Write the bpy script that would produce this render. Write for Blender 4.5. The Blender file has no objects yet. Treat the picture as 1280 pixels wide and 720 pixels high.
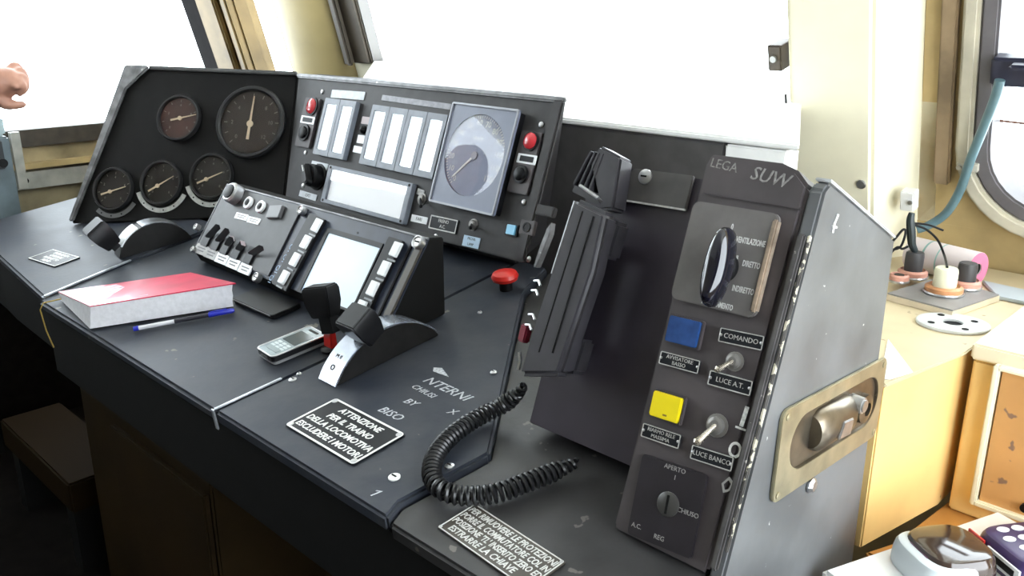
import bpy, bmesh, math, random
from math import sin, cos, radians, pi, sqrt, atan2
from mathutils import Vector as V, Matrix

random.seed(7)
scn = bpy.context.scene
COL = scn.collection

# ------------------------------------------------------------------ camera
FPX = 1100.0
EYE = V((0, 0, 1.34))
YAW, PIT = radians(45.5), radians(17.65)
FWD = V((-cos(YAW) * cos(PIT), sin(YAW) * cos(PIT), -sin(PIT)))
RGT = FWD.cross(V((0, 0, 1))).normalized()
UPV = RGT.cross(FWD)
cd = bpy.data.cameras.new('camera')
cam = bpy.data.objects.new('camera', cd)
COL.objects.link(cam)
cd.sensor_width = 36.0
cd.lens = FPX / 1280 * 36
cd.clip_start = 0.01
cam.matrix_world = Matrix(((RGT.x, UPV.x, -FWD.x, EYE.x), (RGT.y, UPV.y, -FWD.y, EYE.y), (RGT.z, UPV.z, -FWD.z, EYE.z), (0, 0, 0, 1)))
scn.camera = cam


def ray(x, y):
    return FWD * FPX + RGT * (x - 640) + UPV * (360 - y)


class Fr:
    """a plane in the cab: origin, u and v in the plane, n out of it"""

    def __init__(s, o, u, v):
        s.o = V(o); s.u = V(u).normalized(); s.v = V(v).normalized()
        s.n = s.u.cross(s.v).normalized(); s.v = s.n.cross(s.u)

    def pt(s, a, b, c=0.0):
        return s.o + s.u * a + s.v * b + s.n * c

    def at(s, x, y, h=0.0):
        d = ray(x, y); o = s.o + s.n * h
        return EYE + d * ((o - EYE).dot(s.n) / d.dot(s.n))

    def uv(s, x, y, h=0.0):
        p = s.at(x, y, h) - s.o
        return p.dot(s.u), p.dot(s.v)

    def rect(s, a, b, c, d, h=0.0):
        q = [s.uv(*k, h) for k in (a, b, c, d)]
        cx = sum(k[0] for k in q) / 4; cy = sum(k[1] for k in q) / 4
        w = (q[1][0] - q[0][0] + q[2][0] - q[3][0]) / 2
        hh = (q[0][1] - q[3][1] + q[1][1] - q[2][1]) / 2
        return cx, cy, w, hh

    def quad(s, a, b, c, d, h=0.0):
        """sub-frame centred on a four-cornered outline (TL, TR, BR, BL) with its width and height"""
        q = [V((*s.uv(*k, h), 0)) for k in (a, b, c, d)]
        ce = (q[0] + q[1] + q[2] + q[3]) / 4
        e = (q[1] - q[0] + q[2] - q[3]) / 2; f = (q[0] - q[3] + q[1] - q[2]) / 2
        g = e.normalized() + V((f.y, -f.x, 0)).normalized()
        return s.sub(ce.x, ce.y, h, atan2(g.y, g.x)), e.length, f.length

    def m(s, a=0, b=0, c=0, rot=0.0):
        p = s.pt(a, b, c)
        M = Matrix(((s.u.x, s.v.x, s.n.x, p.x), (s.u.y, s.v.y, s.n.y, p.y), (s.u.z, s.v.z, s.n.z, p.z), (0, 0, 0, 1)))
        return M @ Matrix.Rotation(rot, 4, 'Z') if rot else M

    def sub(s, a=0, b=0, c=0, rot=0.0):
        M = s.m(a, b, c, rot)
        return Fr(M.translation, M.col[0].xyz, M.col[1].xyz)


def tilt(p, t):
    t = radians(t)
    return Fr(p, (1, 0, 0), (0, cos(t), sin(t)))


WORLD = Fr((0, 0, 0), (1, 0, 0), (0, 1, 0))

# ------------------------------------------------------------------ materials
MATS = {}


def mat(name, col, rough=0.5, metal=0.0, var=0.0, scale=30.0, chips=None, chip_scale=60.0, chip_amt=0.03, bump=0.0, coat=0.0, spec=0.5, emit=None, emit_s=0.0, col2=None, rvar=0.0):
    if name in MATS:
        return MATS[name]
    m = bpy.data.materials.new(name); m.use_nodes = True
    nt = m.node_tree; N = nt.nodes; L = nt.links
    b = N['Principled BSDF']
    b.inputs['Roughness'].default_value = rough
    b.inputs['Metallic'].default_value = metal
    b.inputs['Specular IOR Level'].default_value = spec
    b.inputs['Coat Weight'].default_value = coat
    b.inputs['Coat Roughness'].default_value = 0.08
    if emit:
        b.inputs['Emission Color'].default_value = (*emit, 1)
        b.inputs['Emission Strength'].default_value = emit_s
    tc = N.new('ShaderNodeTexCoord')
    nz = N.new('ShaderNodeTexNoise'); nz.inputs['Scale'].default_value = scale; nz.inputs['Detail'].default_value = 6
    L.new(tc.outputs['Object'], nz.inputs['Vector'])
    mx = N.new('ShaderNodeMix'); mx.data_type = 'RGBA'
    c2 = col2 or tuple(min(1, c * (1 + var)) for c in col)
    c1 = col if col2 else tuple(c * (1 - var) for c in col)
    mx.inputs[6].default_value = (*c1, 1); mx.inputs[7].default_value = (*c2, 1)
    rp = N.new('ShaderNodeValToRGB'); rp.color_ramp.elements[0].position = 0.35; rp.color_ramp.elements[1].position = 0.65
    L.new(nz.outputs['Fac'], rp.inputs[0]); L.new(rp.outputs[0], mx.inputs[0])
    out = mx.outputs[2]
    if chips:
        n2 = N.new('ShaderNodeTexNoise'); n2.inputs['Scale'].default_value = chip_scale; n2.inputs['Detail'].default_value = 3
        L.new(tc.outputs['Object'], n2.inputs['Vector'])
        r2 = N.new('ShaderNodeValToRGB'); e = r2.color_ramp.elements
        e[0].position = 0.72 - chip_amt; e[1].position = 0.745 - chip_amt
        L.new(n2.outputs['Fac'], r2.inputs[0])
        m2 = N.new('ShaderNodeMix'); m2.data_type = 'RGBA'
        L.new(r2.outputs[0], m2.inputs[0]); L.new(out, m2.inputs[6]); m2.inputs[7].default_value = (*chips, 1)
        out = m2.outputs[2]
    L.new(out, b.inputs['Base Color'])
    if rvar:
        mr = N.new('ShaderNodeMapRange'); mr.inputs['To Min'].default_value = max(0.02, rough - rvar); mr.inputs['To Max'].default_value = rough + rvar
        L.new(nz.outputs['Fac'], mr.inputs['Value']); L.new(mr.outputs[0], b.inputs['Roughness'])
    if bump:
        bp = N.new('ShaderNodeBump'); bp.inputs['Strength'].default_value = bump; bp.inputs['Distance'].default_value = 0.002
        n3 = N.new('ShaderNodeTexNoise'); n3.inputs['Scale'].default_value = scale * 6
        L.new(tc.outputs['Object'], n3.inputs['Vector']); L.new(n3.outputs['Fac'], bp.inputs['Height']); L.new(bp.outputs[0], b.inputs['Normal'])
    MATS[name] = m
    return m


def glass_mat(name, tint=(1, 1, 1), refl=0.06, rough=0.02):
    if name in MATS:
        return MATS[name]
    m = bpy.data.materials.new(name); m.use_nodes = True
    nt = m.node_tree; N = nt.nodes; L = nt.links
    N.remove(N['Principled BSDF'])
    t = N.new('ShaderNodeBsdfTransparent'); t.inputs[0].default_value = (*tint, 1)
    g = N.new('ShaderNodeBsdfGlossy'); g.inputs['Roughness'].default_value = rough
    fr = N.new('ShaderNodeLayerWeight')
    pw = N.new('ShaderNodeMath'); pw.operation = 'POWER'; pw.inputs[1].default_value = 5.0
    L.new(fr.outputs['Facing'], pw.inputs[0])
    mth = N.new('ShaderNodeMath'); mth.operation = 'MULTIPLY_ADD'; mth.inputs[1].default_value = 1 - refl; mth.inputs[2].default_value = refl
    mth.use_clamp = True
    mx = N.new('ShaderNodeMixShader')
    L.new(pw.outputs[0], mth.inputs[0]); L.new(mth.outputs[0], mx.inputs[0]); L.new(t.outputs[0], mx.inputs[1]); L.new(g.outputs[0], mx.inputs[2])
    L.new(mx.outputs[0], N['Material Output'].inputs[0])
    MATS[name] = m
    return m


DESK = mat('desk_paint', (0.022, 0.027, 0.040), 0.48, spec=0.2, col2=(0.046, 0.049, 0.058), scale=14, chips=(0.16, 0.15, 0.13), chip_scale=26, chip_amt=0.02, bump=0.12, rvar=0.1)
PANEL = mat('panel_paint', (0.036, 0.034, 0.035), 0.5, spec=0.3, var=0.2, scale=25, bump=0.08)
WINGP = mat('wing_paint', (0.006, 0.0055, 0.0055), 0.55, spec=0.15, var=0.2, scale=25)
KEYP = mat('keypad_paint', (0.028, 0.034, 0.055), 0.4, spec=0.4, var=0.15, scale=30)
EDGE = mat('worn_lit_edge_paint', (0.16, 0.16, 0.165), 0.4, metal=0.3, var=0.35, scale=40, chips=(0.5, 0.5, 0.48), chip_scale=80)  # chipped wear; the pale tone also stands for light on some edges
BOXP = mat('box_front_paint', (0.062, 0.052, 0.055), 0.5, var=0.15, scale=20, bump=0.05)
BOXS = mat('box_side_paint', (0.115, 0.12, 0.125), 0.42, var=0.25, scale=9, chips=(0.6, 0.6, 0.58), chip_scale=55, chip_amt=0.0, bump=0.05, rvar=0.08)
BLACK = mat('black_plastic', (0.006, 0.006, 0.007), 0.4, spec=0.25, var=0.1)
BLACKM = mat('matt_black', (0.005, 0.005, 0.005), 0.7, spec=0.15, var=0.1)
CHAR = mat('handset_plastic', (0.036, 0.034, 0.04), 0.4, var=0.15, scale=40)
STEEL = mat('steel', (0.55, 0.55, 0.56), 0.3, metal=0.9, var=0.15, scale=60)
SILVER = mat('silver_print', (0.6, 0.6, 0.58), 0.45, var=0.12, scale=200)
WHITE = mat('white_paint', (0.8, 0.8, 0.78), 0.5, var=0.05)
WHITEP = mat('white_plastic', (0.82, 0.84, 0.86), 0.3, var=0.03)
PLATEB = mat('plate_black', (0.012, 0.013, 0.016), 0.4, spec=0.2, var=0.1)
GREYM = mat('gauge_frame_grey', (0.19, 0.21, 0.25), 0.4, var=0.1, scale=50)
RED = mat('red_plastic', (0.55, 0.02, 0.015), 0.3, var=0.1)
LAMPR = mat('red_lamp_lens', (0.5, 0.03, 0.04), 0.12, var=0.1, coat=0.5)
BLUEB = mat('blue_lens', (0.018, 0.06, 0.2), 0.25, var=0.2, scale=60)
YELB = mat('yellow_lens', (0.85, 0.68, 0.01), 0.3, var=0.05)
LBLUE = mat('light_blue_lens', (0.2, 0.55, 0.8), 0.25, var=0.05)
CREAM = mat('cream_paint', (0.86, 0.81, 0.62), 0.45, var=0.05, scale=8)
BEIGE = mat('beige_paint', (0.46, 0.34, 0.16), 0.5, var=0.2, scale=8, chips=(0.16, 0.10, 0.05), chip_scale=40, chip_amt=0.0)
YELLOW = mat('yellow_laminate', (0.8, 0.55, 0.22), 0.4, var=0.12, scale=6, chips=(0.2, 0.15, 0.1), chip_scale=24, chip_amt=0.02)
COUNTER = mat('counter_laminate', (0.6, 0.5, 0.32), 0.4, var=0.1, scale=9, chips=(0.35, 0.27, 0.16), chip_scale=35, chip_amt=0.03)
BROWN = mat('brown_panel', (0.02, 0.012, 0.004), 0.6, spec=0.1, var=0.25, scale=7)
DIRTY = mat('dirty_wall_paint', (0.24, 0.2, 0.12), 0.6, var=0.4, scale=7)
RUBBER = mat('rubber', (0.006, 0.005, 0.005), 0.8, var=0.2, spec=0.05)
FLOORM = mat('floor_rubber', (0.005, 0.004, 0.0035), 0.8, spec=0.04, var=0.3, scale=20)
DARKW = mat('dark_wall', (0.10, 0.085, 0.06), 0.7, var=0.2, scale=5)
CEILM = mat('ceiling_paint', (0.7, 0.69, 0.64), 0.7, var=0.05, scale=5)
GLASS = glass_mat('window_glass', (0.97, 0.98, 0.98), 0.04)
SGLASS = glass_mat('speedo_glass', (0.97, 0.97, 0.98), 0.03)
IGLASS = glass_mat('instrument_glass', (0.98, 0.98, 0.98), 0.10)
WGLASS = glass_mat('gauge_glass', (0.93, 0.92, 0.91), 0.008)

# ------------------------------------------------------------------ mesh builder


def rrect(w, h, r, n=4, cx=0, cy=0):
    r = min(r, w / 2 - 1e-5, h / 2 - 1e-5); o = []
    for sx, sy, a0 in ((1, 1, 0), (-1, 1, 90), (-1, -1, 180), (1, -1, 270)):
        for k in range(n + 1):
            a = radians(a0 + 90 * k / n)
            o.append((cx + sx * (w / 2 - r) + r * cos(a), cy + sy * (h / 2 - r) + r * sin(a)))
    return o


def circ(r, n=32, cx=0, cy=0, ry=None):
    return [(cx + r * cos(2 * pi * k / n), cy + (ry or r) * sin(2 * pi * k / n)) for k in range(n)]


class MB:
    def __init__(s):
        s.bm = bmesh.new()

    def face(s, vs):
        try:
            s.bm.faces.new(vs)
        except ValueError:
            pass

    def prism(s, out, z0, z1, M=None, top=1.0):
        cx = sum(p[0] for p in out) / len(out); cy = sum(p[1] for p in out) / len(out)
        a = [V((p[0], p[1], z0)) for p in out]
        b = [V((cx + (p[0] - cx) * top, cy + (p[1] - cy) * top, z1)) for p in out]
        if M:
            a = [M @ p for p in a]; b = [M @ p for p in b]
        a = [s.bm.verts.new(p) for p in a]; b = [s.bm.verts.new(p) for p in b]
        n = len(out)
        for i in range(n):
            s.face((a[i], a[(i + 1) % n], b[(i + 1) % n], b[i]))
        s.face(list(reversed(a))); s.face(b)
        return s

    def frame(s, o, i, z0, z1):
        n = len(o)
        R = [[s.bm.verts.new((p[0], p[1], z)) for p in q] for q, z in ((o, z0), (o, z1), (i, z1), (i, z0))]
        for k in range(4):
            A, B = R[k], R[(k + 1) % 4]
            for j in range(n):
                s.face((A[j], A[(j + 1) % n], B[(j + 1) % n], B[j]))
        return s

    def box(s, cx, cy, cz, w, h, d):
        return s.prism([(cx - w / 2, cy - h / 2), (cx + w / 2, cy - h / 2), (cx + w / 2, cy + h / 2), (cx - w / 2, cy + h / 2)], cz - d / 2, cz + d / 2)

    def hexa(s, p):
        v = [s.bm.verts.new(V(q)) for q in p]
        for f in ((3, 2, 1, 0), (4, 5, 6, 7), (0, 1, 5, 4), (1, 2, 6, 5), (2, 3, 7, 6), (3, 0, 4, 7)):
            s.face([v[k] for k in f])
        return s

    def loft(s, rings, caps=True):
        R = [[s.bm.verts.new(V(p)) for p in r] for r in rings]
        n = len(R[0])
        for A, B in zip(R, R[1:]):
            for j in range(n):
                s.face((A[j], A[(j + 1) % n], B[(j + 1) % n], B[j]))
        if caps:
            s.face(list(reversed(R[0]))); s.face(R[-1])
        return s

    def cyl(s, p0, p1, r0, r1=None, n=20):
        p0 = V(p0); p1 = V(p1); r1 = r0 if r1 is None else r1
        d = (p1 - p0).normalized(); a = d.orthogonal().normalized(); b = d.cross(a)
        return s.loft([[p + (a * cos(2 * pi * k / n) + b * sin(2 * pi * k / n)) * r for k in range(n)] for p, r in ((p0, r0), (p1, r1))])

    def lathe(s, prof, n=32, M=None, close=True):
        rings = []
        for r, z in prof:
            q = [V((max(r, 1e-5) * cos(2 * pi * k / n), max(r, 1e-5) * sin(2 * pi * k / n), z)) for k in range(n)]
            rings.append([M @ p for p in q] if M else q)
        return s.loft(rings, close)

    def tube(s, pts, r, n=8, caps=True):
        pts = [V(p) for p in pts]; rings = []; a = None
        for i, p in enumerate(pts):
            d = (pts[min(i + 1, len(pts) - 1)] - pts[max(i - 1, 0)]).normalized()
            a = d.orthogonal().normalized() if a is None else (a - d * a.dot(d)).normalized()
            b = d.cross(a); rr = r(i / (len(pts) - 1)) if callable(r) else r
            rings.append([p + (a * cos(2 * pi * k / n) + b * sin(2 * pi * k / n)) * rr for k in range(n)])
        return s.loft(rings, caps)

    def text(s, body, size, cx=0, cy=0, z=0, ext=0.0003, shear=0.0, rot=0.0, sx=1.0, align='CENTER', fat=0.0):
        c = bpy.data.curves.new('t', 'FONT'); c.body = body; c.size = size; c.align_x = align; c.align_y = 'CENTER'
        c.extrude = ext; c.shear = shear; c.resolution_u = 2; c.offset = fat
        o = bpy.data.objects.new('t', c); COL.objects.link(o)
        dg = bpy.context.evaluated_depsgraph_get()
        me = bpy.data.meshes.new_from_object(o.evaluated_get(dg))
        M = Matrix.Translation((cx, cy, z)) @ Matrix.Rotation(rot, 4, 'Z') @ Matrix.Diagonal((sx, 1, 1, 1))
        me.transform(M); s.bm.from_mesh(me)
        bpy.data.objects.remove(o); bpy.data.curves.remove(c); bpy.data.meshes.remove(me)
        return s

    def build(s, name, m, parent=None, M=None, bevel=0.0, seg=2, smooth=35, sub=0):
        bm = s.bm
        bmesh.ops.recalc_face_normals(bm, faces=bm.faces)
        if bevel:
            e = [x for x in bm.edges if len(x.link_faces) == 2 and x.calc_face_angle(0) > radians(30)]
            bmesh.ops.bevel(bm, geom=e, offset=bevel, segments=seg, affect='EDGES', clamp_overlap=True)
        me = bpy.data.meshes.new(name); bm.to_mesh(me); bm.free()
        me.materials.append(m)
        if smooth:
            me.shade_smooth(); me.set_sharp_from_angle(angle=radians(smooth))
        o = bpy.data.objects.new(name, me); COL.objects.link(o)
        if parent:
            o.parent = parent
        if M is not None:
            o.matrix_world = M if not parent else parent.matrix_world @ M
            if parent:
                o.matrix_basis = M
        if sub:
            md = o.modifiers.new('sub', 'SUBSURF'); md.levels = sub; md.render_levels = sub
        return o


def tag(o, label, cat, group=None):
    o['label'] = label; o['category'] = cat
    if group:
        o['group'] = group
    return o


def thing(name, label, cat, M, group=None):
    o = bpy.data.objects.new(name, None); COL.objects.link(o)
    o.empty_display_size = 0.02; o.matrix_world = M
    return tag(o, label, cat, group)


def struct(o):
    o['kind'] = 'structure'
    return o


def copy_tree(o, parent=None):
    c = o.copy(); COL.objects.link(c)
    if parent:
        c.parent = parent
    for ch in list(o.children):
        copy_tree(ch, c)
    return c


# ------------------------------------------------------------------ main planes
G8 = tilt((0, 0, 0), 8)
pd = EYE + ray(430, 540) / FPX * 1.15
DK = tilt(pd, 8)                               # worktop surface


def above_desk(x, y, h):
    d = ray(x, y)
    return EYE + d * (((DK.o + DK.n * h) - EYE).dot(DK.n) / d.dot(DK.n))


UP = tilt(above_desk(605, 317, 0.035), 70)      # centre instrument panel
KP = tilt(above_desk(285, 337, 0.02), 55)       # sloping control panel
BX = tilt(DK.at(765, 655), 70)                  # switch box front
RC = tilt(DK.at(667, 541), 70)                  # panel behind the handset
# wing
ct = UP.at(372, 98); cb = UP.at(356, 240)
def wing_plane(h):
    wd = V((cos(h), sin(h), 0))
    f = Fr(ct, wd, ct - cb)
    return Fr(ct, wd, f.n.cross(wd))
lo_h, hi_h = radians(25), radians(72)          # turn the wing until its lower left corner meets the worktop
for _ in range(40):
    mid = (lo_h + hi_h) / 2
    p = wing_plane(mid).at(98, 280)
    if (p - DK.o).dot(DK.n) > 0.002:
        hi_h = mid
    else:
        lo_h = mid
WG = wing_plane(mid)
# switch-box side
XR = BX.at(1030, 240).x
SD = Fr((XR, 0.9, 0.9), (0, 1, 0), (0, 0, 1))
pb = SD.at(1098, 470); dep = (pb - EYE).dot(FWD)
ZC = (EYE + ray(1106, 480) / FPX * dep * 1.03).z
CT = Fr((0, 0, ZC), (1, 0, 0), (0, 1, 0))       # counter top level
FWT = 105
FW = tilt(CT.at(1240, 335), FWT)                # sloping front wall
XL = FW.at(250, 45).x
LW = Fr((XL, 0, 1.0), (0, 1, 0), (0, 0, 1))     # left wall, n = +X
FW_N = FW.n

# ------------------------------------------------------------------ room shell
ZCEIL = EYE.z + 0.85
YB = -1.3
XRW = 0.95


def fwx(v, h=0):
    return FW.pt(0, v, h)


vs_sill = FW.uv(720, 95)[1]
v_top = (ZCEIL - FW.o.z) / sin(radians(FWT))
v_bot = (0 - FW.o.z) / sin(radians(FWT))
ul = XL - FW.o.x
ur = XRW - FW.o.x
o = struct(MB().box(( XL + XRW) / 2, 0.6, -0.03, XRW - XL + 0.4, 4.2, 0.06).build('floor', FLOORM))
o = struct(MB().box((XL + XRW) / 2, 0.3, ZCEIL + 0.03, XRW - XL + 0.4, 3.6, 0.06).build('ceiling', CEILM))
o = struct(MB().box((XL + XRW) / 2, YB - 0.03, ZCEIL / 2, XRW - XL + 0.2, 0.06, ZCEIL).build('wall_back', DARKW))


def wall_strip(name, fr, u0, u1, v0, v1, m, t=0.06):
    return struct(MB().box((u0 + u1) / 2, (v0 + v1) / 2, -t / 2, u1 - u0, v1 - v0, t).build(name, m, M=fr.m()))


SILL = 0.292
v_w1 = v_top - 0.10
UQ0, UQ1, UF0, UW0, UW1, UP1 = -2.295, -2.04, -1.74, -1.643, -0.362, -0.1
wall_strip('wall_front', FW, ul, ur, v_bot, 0.07, BEIGE)
LO = 0.10
wall_strip('wall_front_below_sill', FW, UF0 + 0.0005, UP1, 0.0701, SILL - 0.001, CREAM)
wall_strip('wall_front_left', FW, ul, UF0, 0.0701, LO - 0.001, CREAM)
wall_strip('wall_front_header', FW, ul, ur, v_w1, v_top, CREAM)
# corner post at the left, next to the side window
UPO = -2.505
b = MB(); b.box((UPO + UQ0) / 2, (LO + v_w1) / 2, -0.02, UQ0 - UPO, v_w1 - LO - 0.001, 0.08)
b.box(UQ0 - 0.02, (LO + v_w1) / 2, 0.03, 0.035, v_w1 - LO - 0.001, 0.03)
b.box(UPO + 0.062, (LO + v_w1) / 2, 0.03, 0.12, v_w1 - LO - 0.001, 0.025)
struct(b.build('trim_corner_post', mat('post_ochre', (0.17, 0.115, 0.045), 0.5, var=0.25, scale=9, spec=0.3), M=FW.m(), bevel=0.006))
# rounded pillar between quarter window and windscreen
ring = []
for k in range(17):
    a = pi * k / 16
    ring.append((UF0 - 0.004 - (UF0 - UQ1) / 2 - cos(a) * (UF0 - UQ1) / 2 * -1, sin(a) * 0.075))
pts0 = [V((p[0], LO, p[1])) for p in ring] + [V((UQ1, LO, -0.05)), V((UF0 - 0.004, LO, -0.05))][::1]
pts1 = [V((p.x, v_w1 - 0.001, p.z)) for p in pts0]
b = MB(); b.loft([pts0, pts1]); struct(b.build('trim_rounded_pillar', mat('pillar_ochre', (0.44, 0.35, 0.16), 0.45, var=0.1, scale=5), M=FW.m()))
# windscreen frame, left jamb
b = MB(); b.box((UF0 + UW0) / 2, (SILL + v_w1) / 2, -0.006, UW0 - UF0 - 0.001, v_w1 - SILL - 0.001, 0.04)
b.box(UF0 + 0.022, (SILL + v_w1) / 2, 0.03, 0.03, v_w1 - SILL - 0.001, 0.02)
GREYJ = mat('jamb_grey_brown', (0.085, 0.068, 0.05), 0.5, var=0.2, scale=10)
struct(b.build('trim_windscreen_jamb', GREYJ, M=FW.m(), bevel=0.006))


def pane(name, fr, outl, fr_mat, fw, t=0.006, depth=0.05):
    w = struct(MB().prism(outl, -0.03, -0.03 + t).build(name, GLASS, M=fr.m()))
    return w


def inset(w0, w1, v0, v1):
    return [(w0, v0), (w1, v0), (w1, v1), (w0, v1)]


pane('window_1', FW, inset(UQ0, UQ1, LO, v_w1), None, 0)
w2 = pane('window_2', FW, inset(UW0, UW1, SILL, v_w1), None, 0)
SEAL = mat('window_seal_grey', (0.2, 0.19, 0.18), 0.5)
b = MB(); b.frame(inset(UW0, UW1, SILL, v_w1), inset(UW0 + 0.004, UW1 - 0.004, SILL + 0.005, v_w1 - 0.004), -0.03, 0.004)
b.build('window_seal', SEAL, w2)
# white post between windscreen and round-cornered window
h = 0.10
ua = FW.uv(985, 60, h)[0]; ub = FW.uv(1091, 60, h)[0]; uc = FW.uv(1153, 100, 0)[0]
lo, hi = 0.0, v_w1 - 0.001
prof = [(ua, h), (ub, h), (uc, 0.0), (uc, -0.06), (ua - 0.03, -0.06), (ua - 0.03, 0.0)]
b = MB(); b.loft([[V((p[0], lo, p[1])) for p in prof], [V((p[0], hi, p[1])) for p in prof]])
o = struct(b.build('trim_window_post', CREAM, M=FW.m(), bevel=0.006))
q = FW.uv(1077, 230, h)
MB().cyl((q[0], q[1], h - 0.002), (q[0], q[1], h + 0.004), 0.008).build('screw', STEEL, o, bevel=0.001)
q = FW.uv(1133, 230, 0.06)
# wall with the round-cornered window
RQ = 0.15
q0, q1, qv0, qv1 = -0.064, 0.42, 0.074, v_w1 - 0.02
cx, cy, ww, hh = (q0 + q1) / 2, (qv0 + qv1) / 2, q1 - q0, qv1 - qv0
N_ = 8
outer = rrect(ww, hh, RQ, N_, cx, cy)
outr = []
for p in outer:      # project the outline on the surrounding wall rectangle
    dx, dy = p[0] - cx, p[1] - cy
    outr.append(p)
big = []
x0, x1, y0, y1 = uc + 0.001, ur, 0.0701, v_w1 - 0.0005
for k, p in enumerate(outer):
    c = k // (N_ + 1); j = k % (N_ + 1)
    f = j / N_
    cor = [(x1, y1), (x0, y1), (x0, y0), (x1, y0)][c]
    st = [(x1, p[1]), (p[0], y1), (x0, p[1]), (p[0], y0)][c]
    en = [(p[0], y1), (x0, p[1]), (p[0], y0), (x1, p[1])][c]
    big.append(cor if 0 < j < N_ else (st if j == 0 else en))
b = MB(); b.frame(big, outer, -0.06, 0.0)
bmesh.ops.remove_doubles(b.bm, verts=b.bm.verts, dist=1e-6)
struct(b.build('wall_front_right', BEIGE, M=FW.m()))
w3 = struct(MB().prism(rrect(ww - 0.06, hh - 0.06, RQ - 0.03, N_, cx, cy), -0.03, -0.024).build('window_3', GLASS, M=FW.m()))
b = MB(); b.frame(rrect(ww + 0.004, hh + 0.004, RQ, N_, cx, cy), rrect(ww - 0.046, hh - 0.046, RQ - 0.023, N_, cx, cy), -0.05, 0.022)
b.build('window_frame', mat('frame_cream_worn', (0.5, 0.46, 0.36), 0.5, var=0.2, scale=12), w3, bevel=0.005)
b = MB(); b.frame(rrect(ww - 0.047, hh - 0.047, RQ - 0.023, N_, cx, cy), rrect(ww - 0.10, hh - 0.10, RQ - 0.05, N_, cx, cy), -0.045, 0.016)
b.build('window_sash', mat('sash_grey', (0.13, 0.12, 0.125), 0.5, var=0.15, scale=15), w3, bevel=0.004)
a0 = FW.uv(1249, 88, 0.02)
b = MB(); b.box(a0[0] + 0.09, a0[1], 0.016, 0.2, 0.045, 0.03); b.box(a0[0] + 0.10, a0[1] + 0.012, 0.04, 0.16, 0.012, 0.02)
b.build('window_bar', mat('bar_dark', (0.03, 0.03, 0.05), 0.4), w3, bevel=0.004)
b = MB(); a1 = FW.uv(1250, 151, -0.02)
b.tube([(a1[0], a1[1], -0.02), (a1[0] + 0.3, a1[1] - 0.01, -0.02)], 0.002); b.build('wiper_rod', mat('rod_brown', (0.2, 0.1, 0.07), 0.5), w3)
# vertical rusty strip beside the post
s0 = FW.uv(1178, 60, 0)[0]; s1 = FW.uv(1199, 60, 0)[0]
b = MB(); b.box((s0 + s1) / 2, (0.15 + v_w1) / 2, 0.008, s1 - s0, v_w1 - 0.152, 0.014)
struct(b.build('trim_cover_strip', mat('strip_rust', (0.24, 0.17, 0.10), 0.55, var=0.35, scale=14, chips=(0.12, 0.06, 0.03), chip_scale=40), M=FW.m(), bevel=0.003))

# left wall with the side window
zs = LW.uv(70, 158)[1]
yw1 = 1.49
def lwbox(name, y0, y1, z0, z1, m, t=0.06, off=0.0):
    return struct(MB().box((y0 + y1) / 2, (z0 + z1) / 2 - 1.0, -t / 2 + off, y1 - y0, z1 - z0, t).build(name, m, M=LW.m()))
zs += 1.0
lwbox('wall_left', YB, FW.o.y + 0.06, 0.6, zs - 0.125, DIRTY)
lwbox('wall_left_low', YB, FW.o.y + 0.06, 0, 0.599, mat('low_wall_shade', (0.006, 0.005, 0.0045), 0.8, spec=0.05, var=0.3))  # lower wall coloured near black to stand for the shade there
lwbox('wall_left_header', YB, FW.o.y - 0.13, ZCEIL - 0.12, ZCEIL, CREAM)
lwbox('wall_left_rear', YB, -1.15, zs - 0.125, ZCEIL - 0.12, DARKW)
lwbox('wall_left_sill', -1.15, FW.o.y, zs - 0.125, zs - 0.055, mat('sill_beige', (0.34, 0.27, 0.15), 0.5, var=0.35, scale=9), off=-0.012)
lwbox('trim_sill_seal', -1.15, FW.o.y - 0.06, zs - 0.0549, zs - 0.001, mat('seal_dark', (0.045, 0.035, 0.025), 0.6, var=0.3), t=0.05, off=0.012)
lwbox('trim_sill_ledge', 0.55, 1.2, zs - 0.122, zs - 0.105, BEIGE, t=0.03, off=0.031)
w = LW.uv(20, 226); zr = 1.0 + w[1]
o = lwbox('trim_rail', 0.84, 1.25, zr - 0.028, zr + 0.026, mat('rail_alu', (0.42, 0.42, 0.38), 0.4, metal=0.4, var=0.15, scale=20), t=0.02, off=0.021)
MB().cyl((0.893, zr - 1.0, 0.02), (0.893, zr - 1.0, 0.027), 0.009).build('bolt', BLACKM, o)
lwbox('trim_upright', 0.865, 0.892, zr - 0.02, zs - 0.002, mat('rail_alu', (0, 0, 0)), t=0.02, off=0.046)
w4 = struct(MB().hexa([(-1.15, zs - 1, -0.03), (1.54, zs - 1, -0.03), (1.36, ZCEIL - 1.12, -0.03), (-1.15, ZCEIL - 1.12, -0.03), (-1.15, zs - 1, -0.024), (1.54, zs - 1, -0.024), (1.36, ZCEIL - 1.12, -0.024), (-1.15, ZCEIL - 1.12, -0.024)]).build('window_4', GLASS, M=LW.m()))
b = MB(); b.box((ul + UPO) / 2, (LO + v_w1) / 2, -0.01, UPO - ul - 0.001, v_w1 - LO - 0.001, 0.07)
struct(b.build('trim_window_rubber', RUBBER, M=FW.m(), bevel=0.004))
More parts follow.
